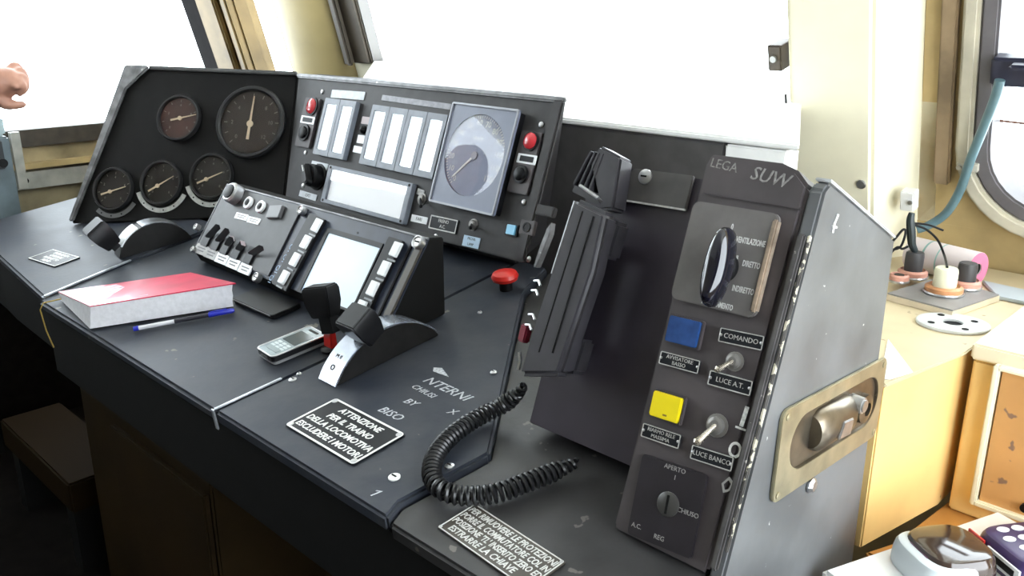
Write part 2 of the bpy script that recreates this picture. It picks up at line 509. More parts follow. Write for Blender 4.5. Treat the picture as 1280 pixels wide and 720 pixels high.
# right wall with an open doorway
struct(MB().box(XRW + 0.03, (YB - 0.25) / 2, ZCEIL / 2, 0.06, -0.25 - YB, ZCEIL).build('wall_right', DARKW))
struct(MB().box(XRW + 0.03, 1.49, ZCEIL / 2, 0.06, 0.25, ZCEIL).build('wall_right_corner', BEIGE))
struct(MB().box(XRW + 0.03, 0.55, ZCEIL - 0.05, 0.06, 1.6, 0.1).build('wall_right_header', CREAM))
struct(MB().box(XRW + 0.03, 0.55, 0.33, 0.06, 1.6, 0.66).build('wall_right_low', BEIGE))

# ------------------------------------------------------------------ the desk


def sy(x, y):
    return DK.uv(x, y)


desk = thing('control_desk', 'dark blue-black painted driver desk whose worktops run under all the consoles', 'desk', DK.m())
fr_y = -0.047                                   # front edge on the desk plane (v)
fv = DK.uv(268, 513)[1]
sa, sb = DK.uv(55, 372), DK.uv(168, 324.5)
s2a, s2b = DK.uv(268, 513), DK.uv(400, 452)
k1, k2, k3 = DK.uv(500, 626), DK.uv(612, 566), DK.uv(655, 365)
lf = DK.uv(0, 322)
BACK = 0.56
RE = XR - 0.017 - DK.o.x
front = lambda u: fv
T = 0.022
s1e = (sa[0] - 0.09, BACK)                      # left seam, running back
b = MB(); b.prism([(lf[0] - 0.35, lf[1] + 0.03), (lf[0], lf[1]), (sa[0] - 0.002, sa[1]), (sb[0] - 0.002, sb[1]), (s1e[0], 0.36), (lf[0] - 0.35, 0.36)], -T, 0)
b.build('worktop', DESK, desk, bevel=0.005)
s2e = (s2b[0] - 0.02, BACK)
b = MB(); b.prism([(sa[0] + 0.002, fv), (s2a[0] - 0.0015, fv), (s2b[0] - 0.0015, s2b[1]), (s2e[0], BACK), (s1e[0], BACK), (sb[0] + 0.002, sb[1])], -T, -0.002)
b.build('worktop', DESK, desk, bevel=0.005)
r_b = (k3[0] - 0.04, BACK)
b = MB(); b.prism([(s2a[0] + 0.0015, fv), (k1[0] + 0.012, fv), (k1[0], k1[1]), (k2[0], k2[1]), (k3[0], k3[1]), r_b, (s2e[0] + 0.003, BACK), (s2b[0] + 0.0015, s2b[1])], -T, 0)
wt_right = b.build('worktop', DESK, desk, bevel=0.004)
b = MB(); b.prism([(k1[0] + 0.0135, fv + 0.001), (RE - 0.001, fv + 0.001), (RE - 0.001, 0.41), (-0.63 - DK.o.x, 0.41), (-0.63 - DK.o.x, BACK), (r_b[0] + 0.003, BACK), (k3[0] + 0.003, k3[1]), (k2[0] + 0.003, k2[1] - 0.002), (k1[0] + 0.003, k1[1] - 0.002)], -T - 0.008, -0.008)
b.build('worktop', mat('desk_paint_grey', (0.024, 0.023, 0.024), 0.5, var=0.25, scale=16, bump=0.12, chips=(0.12, 0.11, 0.1), chip_scale=40), desk, bevel=0.004)
# metal strips in the seams
STRIP = mat('strip_metal', (0.5, 0.52, 0.56), 0.35, metal=0.7, var=0.3, scale=50)
for (A, B, hgt, wd_) in (((sa[0], sa[1]), sb, 0.004, 0.006), ((s2a[0], fv), s2b, 0.003, 0.005)):
    d = V((B[0] - A[0], B[1] - A[1], 0)); n = V((-d.y, d.x, 0)).normalized() * wd_ / 2
    e = 0.96 if A == (sa[0], sa[1]) else 0.62
    A3 = V((A[0], A[1], 0)); B3 = A3 + d * e
    q = [A3 - n, B3 - n, B3 + n, A3 + n]
    b = MB(); b.prism([(p.x, p.y) for p in q], 0.0003, hgt)
    q2 = [V((A[0] - 0.004, A[1] - 0.0035, 0)), V((A[0] + 0.004, A[1] - 0.0035, 0)), V((A[0] + 0.004, A[1] - 0.001, 0)), V((A[0] - 0.004, A[1] - 0.001, 0))]
    b.prism([(p.x, p.y) for p in q2], -0.03, 0.003)
    b.build('seam_strip', STRIP, desk, bevel=0.001)
# apron under the front edge, in world axes
P0 = DK.pt(sa[0], sa[1]); P1 = DK.pt(RE, fv)
zt = P1.z - T - 0.002
b = MB(); b.hexa([(x, y, z) for z in (zt - 0.13, zt) for (x, y) in ((P0.x, P1.y + 0.012), (XR - 0.017, P1.y + 0.012), (XR - 0.017, P1.y + 0.04), (P0.x, P1.y + 0.04))])
Mi = DK.m().inverted()
b.build('apron', BLACKM, desk, M=Mi, bevel=0.004)
PL = DK.pt(lf[0], lf[1]); PL2 = DK.pt(lf[0] - 0.35, lf[1] + 0.03)
b = MB()
b.hexa([(x, y, z) for z in (zt - 0.12, zt) for (x, y) in ((PL2.x, PL2.y + 0.012), (PL.x, PL.y + 0.012), (P0.x - 0.001, P0.y + 0.03), (PL2.x, P0.y + 0.06))])
b.build('apron', BLACKM, desk, M=Mi)
# kneehole back and pedestal
b = MB(); b.box((P0.x - 0.5 + XR - 0.02) / 2, 0.93, 0.33, XR - 0.02 - P0.x + 0.5, 0.03, 0.64); b.build('kneehole_back', BLACKM, desk, M=Mi)
WY = Fr((0, 0.56, 0), (1, 0, 0), (0, 0, 1))
xa = WY.at(118, 600).x; xb = WY.at(262, 600).x; zz = WY.at(118, 490).z
b = MB(); b.box((xa + xb) / 2, 0.74, min(zz, zt - 0.135) / 2 + 0.001, xb - xa, 0.36, min(zz, zt - 0.135))
ped = b.build('pedestal', BROWN, desk, M=Mi, bevel=0.004)
xc = WY.at(152, 600).x
b = MB(); b.box((xc + xb) / 2 + 0.005, 0.553, min(zz, zt - 0.135) / 2, xb - xc - 0.02, 0.012, min(zz, zt - 0.135) - 0.07)
b.build('pedestal_door', mat('brown_door', (0.018, 0.0105, 0.0035), 0.6, spec=0.1, var=0.25, scale=7), ped, bevel=0.003)
st = thing('footboard', 'low brown board beside the desk pedestal at the left edge', 'footboard', Matrix.Translation((-2.3, 0.66, 0)))
b = MB(); b.box(0, 0, 0.22, 0.5, 0.16, 0.08); b.build('board', mat('board_brown', (0.014, 0.008, 0.003), 0.7, spec=0.05), st, bevel=0.005)
b = MB(); b.box(-0.2, 0, 0.0895, 0.05, 0.14, 0.179); b.build('bracket', BLACKM, st); b = MB(); b.box(0.2, 0, 0.0895, 0.05, 0.14, 0.179); b.build('bracket', BLACKM, st)
# screws of the worktop
for (x, y, r) in ((366, 475, 0.006), (374, 468, 0.004), (493, 597, 0.0075), (617, 466, 0.005), (562, 583, 0.006), (600, 391, 0.004)):
    a = DK.uv(x, y)
    b = MB(); b.lathe([(r, 0.0), (r, 0.0015), (r * 0.6, 0.003), (0, 0.003)], 16, Matrix.Translation((a[0], a[1], 0.0)))
    sc = b.build('screw', STEEL if x != 493 else WHITE, desk)
    b = MB(); b.box(a[0], a[1], 0.0031, r * 1.1, r * 0.3, 0.0006); b.build('slot', BLACKM, sc)
# scratched handwriting
SCR = mat('scratched_paint', (0.45, 0.47, 0.5), 0.6, var=0.3, scale=300)
for (t, x, y, sz, dr) in (('NTERNI', 558, 486, 0.023, -0.03), ('CHIUSI', 529, 489, 0.014, -0.06), ('BY', 513, 503, 0.017, 0.05), ('BISO', 488, 517, 0.019, 0.0), ('7', 468, 617, 0.016, 0.4), ('X', 565, 515, 0.016, 0.2)):
    a = DK.uv(x, y); MB().text(t, sz, a[0], a[1], 0.0002, 0.0002, shear=0.25, rot=dr, sx=1.15).build('scratched_word', SCR, wt_right, smooth=0)
a = DK.uv(552, 465); MB().prism([(a[0] - 0.02, a[1] + 0.002), (a[0] - 0.012, a[1] - 0.006), (a[0] + 0.02, a[1] - 0.004), (a[0] - 0.008, a[1] + 0.008)], 0.0001, 0.0005).build('scratch', SCR, wt_right)

# ------------------------------------------------------------------ generic fittings


def plate(fr, q, name, label, cat, lines=(), group=None, h=0.0006, t=0.002, border=0.05, tsize=None, back=PLATEB, ink=SILVER, r=0.0015, screws=True, shear=0.0, rows=None, sx=1.0, fat=0.0):
    f, w, hh = fr.quad(*q)
    th = thing(name, label, cat, f.m(0, 0, h), group)
    MB().prism(rrect(w, hh, r), 0, t).build('plate', back, th, bevel=0.0003)
    bw = border * hh
    MB().frame(rrect(w * 0.985, hh * 0.98, r), rrect(w * 0.985 - 2 * bw, hh * 0.98 - 2 * bw, r * 0.5), t, t + 0.0005).build('border', ink, th)
    if lines:
        b = MB(); n = len(lines); ih = hh - 2 * bw
        for i, l in enumerate(lines):
            sz = tsize or ih / n * 0.85
            y = ih / 2 - ih * (i + 0.5) / n
            n0 = len(b.bm.verts); b.text(l, sz, 0, y * 0.9, t, 0.0003, shear=shear, sx=sx, fat=fat)
            b.bm.verts.ensure_lookup_table(); vs_ = b.bm.verts[n0:]; xm = max(abs(v.co.x) for v in vs_); lim = (w / 2 - 2.6 * bw)
            if xm > lim:
                for v in vs_:
                    v.co.x *= lim / xm
        b.build('lettering', ink, th, smooth=0)
    if screws:
        for sx_, sy_ in screws if isinstance(screws, (list, tuple)) else ((-1, 0), (1, 0)):
            px, py = sx_ * (w / 2 - 2.2 * bw), sy_ * (hh / 2 - 2.2 * bw)
            MB().lathe([(bw * 1.5, t), (bw * 1.5, t + 0.0008), (0, t + 0.0014)], 12, Matrix.Translation((px, py, 0))).build('rivet', STEEL, th)
    return th


def round_lamp(fr, x, y, r, label, m, h=0.0, group=None, name='indicator_lamp', cat='lamp'):
    a = fr.uv(x, y, h)
    th = thing(name, label, cat, fr.m(a[0], a[1], h + 0.0002), group)
    MB().lathe([(r * 1.25, 0), (r * 1.25, 0.003), (r * 1.05, 0.004), (r * 1.0, 0.002)], 24).build('bezel', PLATEB, th)
    MB().lathe([(r, 0.0021), (r * 0.95, 0.005), (r * 0.6, 0.008), (0, 0.0092)], 24).build('lens', m, th)
    return th


# ------------------------------------------------------------------ centre instrument console
UH = 0.34
qa, qb = UP.uv(375, 92), UP.uv(708, 124)
pbl, pbr = UP.uv(372, 258), UP.uv(667, 333)
L0, L1 = UP.uv(373.5, 92)[0], qb[0]
vb, vt = pbr[1], (qa[1] + qb[1]) / 2
cons = thing('instrument_console', 'dark grey sloping instrument console in the middle of the desk', 'console', UP.m((L0 + L1) / 2, vb, 0))
ox = (L0 + L1) / 2
wc = L1 - L0; hc = vt - vb
b = MB()
back_t = 0.10
wy = lambda u, v, dy: Mi
# body: sloping front, flat top, vertical back
top_w = UP.pt(ox, vt); bot_w = UP.pt(ox, vb)
Mc = cons.matrix_world.inverted()
yb_ = top_w.y + 0.07
xs0, xs1 = UP.pt(L0, 0).x, UP.pt(L1, 0).x
zdesk = lambda y: (DK.o.z + (y - DK.o.y) * math.tan(radians(8)))
prof = [(bot_w.y, bot_w.z), (top_w.y, top_w.z), (yb_, top_w.z - 0.004), (yb_, zdesk(yb_) + 0.003), (bot_w.y + 0.05, zdesk(bot_w.y + 0.05) + 0.003), (bot_w.y + 0.05, bot_w.z)]
xt0, xb0 = UP.at(372, 98).x + 0.0015 + (UP.at(372, 98).x - UP.at(356, 240).x) * 0.05, UP.at(356, 240).x + 0.0015 - (UP.at(372, 98).x - UP.at(356, 240).x) * 0.08
sl = lambda y, z: xb0 + (xt0 - xb0) * max(-0.5, min(1.0, (z - bot_w.z) / (top_w.z - bot_w.z)))
b.loft([[V((sl(*p), p[0], p[1])) for p in prof], [V((xs1 - (0.11 if p[0] > top_w.y + 0.03 else (0.07 if p[0] == bot_w.y + 0.05 else 0.0)), p[0], p[1])) for p in prof]])
for vv in b.bm.verts:
    pass
prof2 = None
b.build('housing', PANEL, cons, M=Mc, bevel=0.003)
b = MB(); b.box(0.001, hc - 0.004, 0.002, wc, 0.010, 0.010); b.build('top_lip', EDGE, cons, bevel=0.003)  # pale lip painted as the window light on the top face
b = MB(); b.box(wc / 2 - 0.012, hc / 2, 0.003, 0.024, hc - 0.012, 0.010); b.build('cheek', PANEL, cons, bevel=0.003)
for (x, y) in ((403, 115), (676.7, 156), (655, 253), (661, 324), (382, 191), (379, 232), (545, 296)):
    a = UP.uv(x, y)
    b = MB(); b.lathe([(0.0055, 0.0002), (0.0055, 0.0016), (0.003, 0.003), (0, 0.003)], 12, Matrix.Translation((a[0] - ox, a[1] - vb, 0)))
    b.build('screw', STEEL, cons)


def lamp_plate(q, lamp, lab, btn, side):
    f, w, hh = UP.quad(*q)
    th = thing('alarm_panel', 'narrow plate with red lamp, white label and black button, %s of the console' % side, 'switch plate', f.m(0, 0, 0.0005), 'plates with red lamps')
    MB().prism(rrect(w, hh, 0.004), 0, 0.006).build('plate', BOXP, th, bevel=0.0008)
    P = lambda p: (lambda a: (f.o + f.n * 0 , a))(0)
    def loc(x, y):
        a = f.uv(x, y, 0.006); return a
    a = loc(*lamp); r = w * 0.30
    M = Matrix.Translation((a[0], a[1], 0))
    MB().lathe([(r * 1.2, 0.006), (r * 1.2, 0.009), (r, 0.0095), (r, 0.0065)], 24, M).build('lamp_bezel', BLACK, th)
    MB().lathe([(r, 0.007), (r * 0.97, 0.011), (r * 0.6, 0.0145), (0, 0.0155)], 24, M).build('lamp_lens', LAMPR, th)
    a = loc(*lab); lw, lh = w * 0.92, hh * 0.15
    b = MB(); b.prism(rrect(lw, lh, 0.001, 2, a[0], a[1]), 0.0061, 0.007); l = b.build('label', WHITEP, th)
    b = MB(); b.prism(rrect(lw * 0.72, lh * 0.6, 0.001, 2, a[0], a[1]), 0.0071, 0.0074); b.build('inscription', PLATEB, l)
    a = loc(*btn); M = Matrix.Translation((a[0], a[1], 0))
    MB().lathe([(r * 1.1, 0.006), (r * 1.1, 0.010), (r * 0.8, 0.0105), (r * 0.75, 0.015), (r * 0.5, 0.017), (0, 0.017)], 24, M).build('button', BLACK, th)
    return th


lamp_plate(((385, 121.7), (401.7, 125), (390, 187), (371, 182)), (390.7, 133), (385, 150), (381, 166), 'left end')
lamp_plate(((655, 163.3), (680, 167.3), (661.7, 245), (636, 240)), (664.3, 176.7), (659, 199), (651.7, 218), 'right end')


def strip_gauge(q, n, label, dark_bars, group):
    f, w, hh = UP.quad(*q)
    th = thing('strip_gauge', label, 'gauge', f.m(0, 0, 0.0005), group)
    cw = w / n
    b = MB()
    for i in range(n):
        x = -w / 2 + cw * (i + 0.5)
        b.frame(rrect(cw * 0.99, hh, 0.002, 2, x, 0), rrect(cw * 0.62, hh * 0.80, 0.001, 2, x, 0), 0, 0.012)
    b.build('bezel', GREYM, th, bevel=0.0006)
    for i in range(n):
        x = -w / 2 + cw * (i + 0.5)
        s = MB().box(x, 0, 0.002, cw * 0.62, hh * 0.80, 0.002).build('scale', mat('white_glow_scale', (0.82, 0.84, 0.86), 0.3, emit=(0.95, 0.98, 1.0), emit_s=0.3), th)  # added glow stands in for sky reflected in the gauge glass
        if i in dark_bars:
            lo_, hi_ = dark_bars[i]
            MB().box(x, (lo_ + hi_) / 2 * hh * 0.4, 0.0035, cw * 0.55, (hi_ - lo_) * hh * 0.4, 0.0006).build('reflection_bar', mat('reflection_grey', (0.09, 0.09, 0.12), 0.4), s)  # dark reflection in the gauge window, drawn as a bar
        MB().box(x + cw * 0.02, -hh * 0.37, 0.004, cw * 0.12, hh * 0.04, 0.0015).build('pointer', BLACK, s)
        MB().box(x, 0, 0.0105, cw * 0.62, hh * 0.80, 0.001).build('glass', IGLASS, th)
    return th


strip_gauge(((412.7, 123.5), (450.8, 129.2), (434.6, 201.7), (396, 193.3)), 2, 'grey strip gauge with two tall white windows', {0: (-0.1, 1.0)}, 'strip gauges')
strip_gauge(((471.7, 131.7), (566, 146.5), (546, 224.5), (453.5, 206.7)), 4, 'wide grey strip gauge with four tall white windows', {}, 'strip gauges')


def label_strip(fr, q, label, lines=(), name='label_plate', m=None, group=None, dark=0.75, cat='label'):
    f, w, hh = fr.quad(*q)
    th = thing(name, label, cat, f.m(0, 0, 0.0004), group)
    MB().prism(rrect(w, hh, 0.001, 2), 0, 0.0015).build('plate', m or mat('label_pale', (0.55, 0.58, 0.62), 0.4, var=0.1, scale=90), th)
    if lines:
        b = MB(); n = len(lines)
        for i, l in enumerate(lines):
            b.text(l, hh / n * 0.72, 0, hh * (0.5 - (i + 0.5) / n), 0.0015, 0.0002, sx=0.9)
        b.build('lettering', PLATEB, th, smooth=0)
    return th


label_strip(UP, ((416.2, 112), (457, 115.5), (455, 126), (414, 121.5)), 'pale label strip above the two-window strip gauge')
label_strip(UP, ((479, 119), (565, 130), (563.5, 137), (477, 126)), 'long pale label strip above the four-window strip gauge', m=mat('label_dim', (0.22, 0.22, 0.25), 0.4, var=0.2, scale=90))
# little column between the strip gauges
a, b_, c_, d_ = (454, 145.5), (463, 147), (461, 156), (452, 154.5)
label_strip(UP, (a, b_, c_, d_), 'small pinkish square lens between the two strip gauges', name='square_lens', m=mat('pink_grey', (0.3, 0.22, 0.22), 0.3), cat='lens')
round_lamp(UP, 454.8, 162.5, 0.0075, 'small black button between the two strip gauges', BLACK, name='push_button', cat='button')
label_strip(UP, ((448.5, 168.5), (457, 170), (454.8, 180), (446.5, 178.5)), 'white square tag under the small button between strip gauges', name='label_tag', m=WHITEP)
label_strip(UP, ((443.5, 182), (454.5, 184), (452.5, 192.5), (441.5, 190)), 'lowest white tag between the two strip gauges', name='label_tag', m=WHITEP)

# speedometer
q = ((567.7, 128.3), (652, 137), (617, 270), (537, 252))
f, w, hh = UP.quad(*q, 0.018)
sp = thing('speedometer', 'large square grey speedometer with round dial in the middle console', 'speedometer', f.m(0, 0, -0.0175))
MB().prism(rrect(w * 0.97, hh * 0.97, 0.004), 0, 0.0149).build('case', BLACK, sp)
SPF = mat('speedo_face', (0.17, 0.19, 0.26), 0.35, var=0.05)
b = MB(); b.frame(rrect(w, hh, 0.004, 32), [(p[0], p[1] + hh * 0.02) for p in [(w * 0.435 * cos(t), w * 0.435 * sin(t)) for t in [2 * pi * (k + 0.5) / 132 for k in range(132)]]], 0.015, 0.019)
b.build('bezel', SPF, sp)
b = MB(); b.frame(rrect(w, hh, 0.004), rrect(w * 0.955, hh * 0.96, 0.003), 0.0191, 0.0225); b.build('rim', mat('rim_grey', (0.3, 0.31, 0.34), 0.35, metal=0.3), sp, bevel=0.0008)
R = w * 0.435; cy_ = hh * 0.02
Mz = Matrix.Translation((0, cy_, 0))
dial = MB().prism(circ(R * 0.995, 48), 0.0151, 0.0158, Mz).build('dial', mat('speedo_dial', (0.17, 0.19, 0.28), 0.4, var=0.1), sp)
b = MB()
for k in range(13):
    t = radians(232 - k * 22.5)
    p = (cos(t) * R * 0.80, sin(t) * R * 0.80 + cy_)
    b.text(str(k * 10), R * 0.2, p[0], p[1], 0.0159, 0.0002)
for k in range(61):
    t = radians(232 - k * 4.5); r0 = 0.91 if k % 5 else 0.89
    M = Matrix.Translation((0, cy_, 0)) @ Matrix.Rotation(t, 4, 'Z')
    b.prism([(R * r0, -R * 0.008), (R * 0.97, -R * 0.008), (R * 0.97, R * 0.008), (R * r0, R * 0.008)], 0.0159, 0.0162, M)
b.text('km/h', R * 0.17, 0, cy_ + R * 0.42, 0.0159, 0.0002)
b.build('scale', SILVER, dial, smooth=0)
b = MB(); t = radians(226)
M = Matrix.Translation((0, cy_, 0)) @ Matrix.Rotation(t, 4, 'Z')
b.prism([(-R * 0.1, -R * 0.03), (R * 0.78, -R * 0.022), (R * 0.86, 0), (R * 0.78, R * 0.022), (-R * 0.1, R * 0.03)], 0.0166, 0.0172, M); b.build('needle', WHITE, sp)
MB().lathe([(R * 0.1, 0.0165), (R * 0.1, 0.0176), (R * 0.05, 0.018), (0, 0.018)], 20, Mz).build('hub', mat('hub_grey', (0.25, 0.26, 0.3), 0.4), sp)
MB().prism(circ(R * 0.995, 48), 0.0182, 0.0188, Mz).build('glass', SGLASS, sp)

# recorder display
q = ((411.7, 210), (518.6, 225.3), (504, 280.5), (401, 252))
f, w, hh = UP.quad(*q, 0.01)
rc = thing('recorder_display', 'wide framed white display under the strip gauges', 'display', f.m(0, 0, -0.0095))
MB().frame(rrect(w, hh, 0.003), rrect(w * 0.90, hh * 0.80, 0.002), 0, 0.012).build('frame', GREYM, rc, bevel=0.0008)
MB().prism(rrect(w * 0.90, hh * 0.80, 0.002), 0.0, 0.006).build('screen', mat('white_glow_screen', (0.82, 0.84, 0.86), 0.3, emit=(0.95, 0.98, 1.0), emit_s=0.45), rc)  # glow added so the screen looks white as if reflecting sky
MB().prism(rrect(w * 0.90, hh * 0.80, 0.002), 0.010, 0.011).build('glass', IGLASS, rc)
for sx_ in (-1, 1):
    for sy_ in (-1, 1):
        MB().lathe([(0.003, 0.0121), (0.003, 0.013), (0, 0.0136)], 10, Matrix.Translation((sx_ * w * 0.47, sy_ * hh * 0.44, 0))).build('screw', BLACK, rc)


def rotary(fr, x, y, r, hgt, label, cat='knob', m=BLACK, rot=0.6, name='rotary_knob', base_m=BLACK):
    a = fr.uv(x, y, hgt * 0.5)
    th = thing(name, label, cat, fr.m(a[0], a[1], 0.0006))
    MB().lathe([(r * 1.15, 0), (r * 1.15, 0.003), (r, 0.0045), (r * 0.98, hgt * 0.55), (r * 0.85, hgt * 0.62), (0, hgt * 0.62)], 28).build('base', base_m, th)
    b = MB(); b.prism(rrect(r * 2.1, r * 0.7, r * 0.3), hgt * 0.621, hgt, Matrix.Rotation(rot, 4, 'Z'), top=0.85); g = b.build('grip', m, th, bevel=r * 0.08)
    b = MB(); M = Matrix.Rotation(rot, 4, 'Z'); b.prism([(r * 0.2, -r * 0.06), (r * 0.8, -r * 0.06), (r * 0.8, r * 0.06), (r * 0.2, r * 0.06)], hgt * 1.001, hgt * 1.002 + 0.0004, M); b.build('pointer_line', WHITE, g)
    return th


rotary(UP, 389, 219, 0.026, 0.04, 'black rotary knob left of the wide white display', rot=2.2)
label_strip(UP, ((391, 201), (411, 205), (409, 213), (389, 209)), 'pale label above the black rotary knob by the display', ('0 1 2',))
label_strip(UP, ((376, 238), (397, 243.5), (395, 251), (374, 245.5)), 'pale label below the black rotary knob by the display', ('LUCI',))


def toggle(fr, x, y, tx, ty, r, label, m=STEEL, group=None, lever_r=None, name='toggle_switch'):
    """nut at pixel x,y; the lever's tip lies towards pixel tx,ty"""
    a = fr.uv(x, y)
    th = thing(name, label, 'switch', fr.m(a[0], a[1], 0.0004), group)
    MB().lathe([(r * 1.35, 0), (r * 1.35, 0.0012), (r, 0.0016), (r, 0.005), (r * 0.75, 0.006), (r * 0.6, 0.0065), (0, 0.0065)], 20).build('nut', mat('nut_grey', (0.22, 0.21, 0.2), 0.4, metal=0.6), th, smooth=0)
    hh = r * 2.2 + 0.006
    t = fr.uv(tx, ty, hh)
    lr = lever_r or r * 0.42
    b = MB(); p0 = V((0, 0, 0.005)); p1 = V((t[0] - a[0], t[1] - a[1], hh))
    b.tube([p0, p0.lerp(p1, 0.5), p0.lerp(p1, 0.9), p1, p1 + (p1 - p0).normalized() * lr * 0.6], lambda k: lr * (0.6 + 0.5 * k) if k < 0.95 else lr * 0.5, 12)
    b.build('lever', m, th)
    return th


toggle(UP, 528, 249, 526, 258, 0.009, 'black toggle between white display and speedometer', BLACK)
label_strip(UP, ((523, 236), (532, 238), (529, 245), (521, 243)), 'scratched pale tag above the toggle by the display', m=mat('tag_grey', (0.45, 0.45, 0.45), 0.4, var=0.3, scale=150))
label_strip(UP, ((516, 267.5), (535, 272.5), (533.5, 281.5), (514, 276)), 'white label below the toggle by the display', ('FARI',), m=WHITEP)
plate(UP, ((540, 267.5), (574, 276.5), (570, 294), (537, 284.5)), 'label_plate', 'silver-edged double-line label plate under the speedometer', 'label', ('FRENO', 'A.C.'), screws=False, border=0.09)
toggle(UP, 592, 281, 588, 285, 0.0085, 'black toggle with pale collar under the speedometer', BLACK)
label_strip(UP, ((581, 293), (601, 298.5), (598, 312), (578.5, 306.5)), 'white and blue label below the toggle under the speedometer', ('PROVA', 'LAMP'), m=mat('label_blue', (0.45, 0.6, 0.75), 0.4))
f, w, hh = UP.quad((637, 280.5), (648, 283), (645.5, 295), (635, 292.5))
th = thing('push_button', 'small light blue square push button under the right red lamp', 'button', f.m(0, 0, 0.0004))
MB().frame(rrect(w * 1.35, hh * 1.25, 0.001, 2), rrect(w * 1.02, hh * 1.02, 0.001, 2), 0, 0.004).build('bezel', BLACK, th)
MB().prism(rrect(w, hh, 0.001, 2), 0.0005, 0.007).build('cap', LBLUE, th, bevel=0.0008)
f, w, hh = UP.quad((655, 274), (673, 278), (669, 296), (652, 292))
th = thing('socket', 'dark square socket beside the light blue button', 'socket', f.m(0, 0, 0.0004))
MB().prism(rrect(w, hh, 0.002), 0, 0.008).build('body', BOXP, th, bevel=0.001)
MB().lathe([(w * 0.26, 0.0081), (w * 0.26, 0.0095), (w * 0.18, 0.0095), (w * 0.18, 0.0085), (0, 0.0085)], 20).build('ring', BLACK, th)

# ------------------------------------------------------------------ wing with round gauges
Wpx = [(160, 84), (372.4, 92), (356.6, 258), (89, 278)]
wq = [WG.uv(*p) for p in Wpx]
wing = thing('gauge_wing', 'black slanting panel with five round gauges at the left end of the desk', 'console', WG.m())
def zdk(p):
    return DK.o.z + (p.y - DK.o.y) * math.tan(radians(8))
# body runs back towards the side wall
b = MB()
fr_ = [WG.pt(*wq[3]), WG.pt(*wq[2]), WG.pt(*wq[1]), WG.pt(*wq[0])]
def wing_foot(u):
    v = -0.3
    for _ in range(20):
        p = WG.pt(u, v); v -= (p.z - zdk(p) - 0.0025) * 0.9
    return WG.pt(u, v)
fr_[0] = wing_foot(wq[3][0]); fr_[1] = wing_foot(wq[2][0] + 0.0) - WG.u * 0.006
bk = [p + (V((-0.05, 0.155, 0)) if k in (1, 2) else V((-0.06, 0.14, 0))) for k, p in enumerate(fr_)]
bk[2].z = fr_[2].z - 0.045; bk[3].z = fr_[3].z - 0.03
bk[0] = V((bk[3].x, bk[3].y, max(zdk(bk[3]), 0) + 0.003)); bk[1] = V((bk[2].x, bk[2].y, zdk(bk[2]) + 0.003))
b.hexa([fr_[0], fr_[1], fr_[2], fr_[3], bk[0], bk[1], bk[2], bk[3]])
b.build('housing', WINGP, wing, M=WG.m().inverted(), bevel=0.003)
# pale worn end strip and top lip
e0 = WG.uv(88, 277); e1 = WG.uv(158, 84); e2 = WG.uv(188, 86); e3 = WG.uv(160, 112); e4 = WG.uv(94, 277)
b = MB(); b.prism([(e0[0], e0[1]), (e4[0], e4[1]), (e3[0], e3[1]), (e2[0], e2[1]), (e2[0] - 0.004, e2[1] + 0.006), (e1[0], e1[1] + 0.003)], 0.0005, 0.010)
b.build('end_lip', EDGE, wing, bevel=0.003)
b = MB(); b.prism([(e2[0], e2[1] - 0.003), (wq[1][0], wq[1][1] - 0.006), (wq[1][0], wq[1][1] + 0.003), (e2[0], e2[1] + 0.006)], 0.0005, 0.008)
b.build('top_lip', mat('lip_dark', (0.07, 0.07, 0.07), 0.4, var=0.3, scale=30), wing, bevel=0.002)


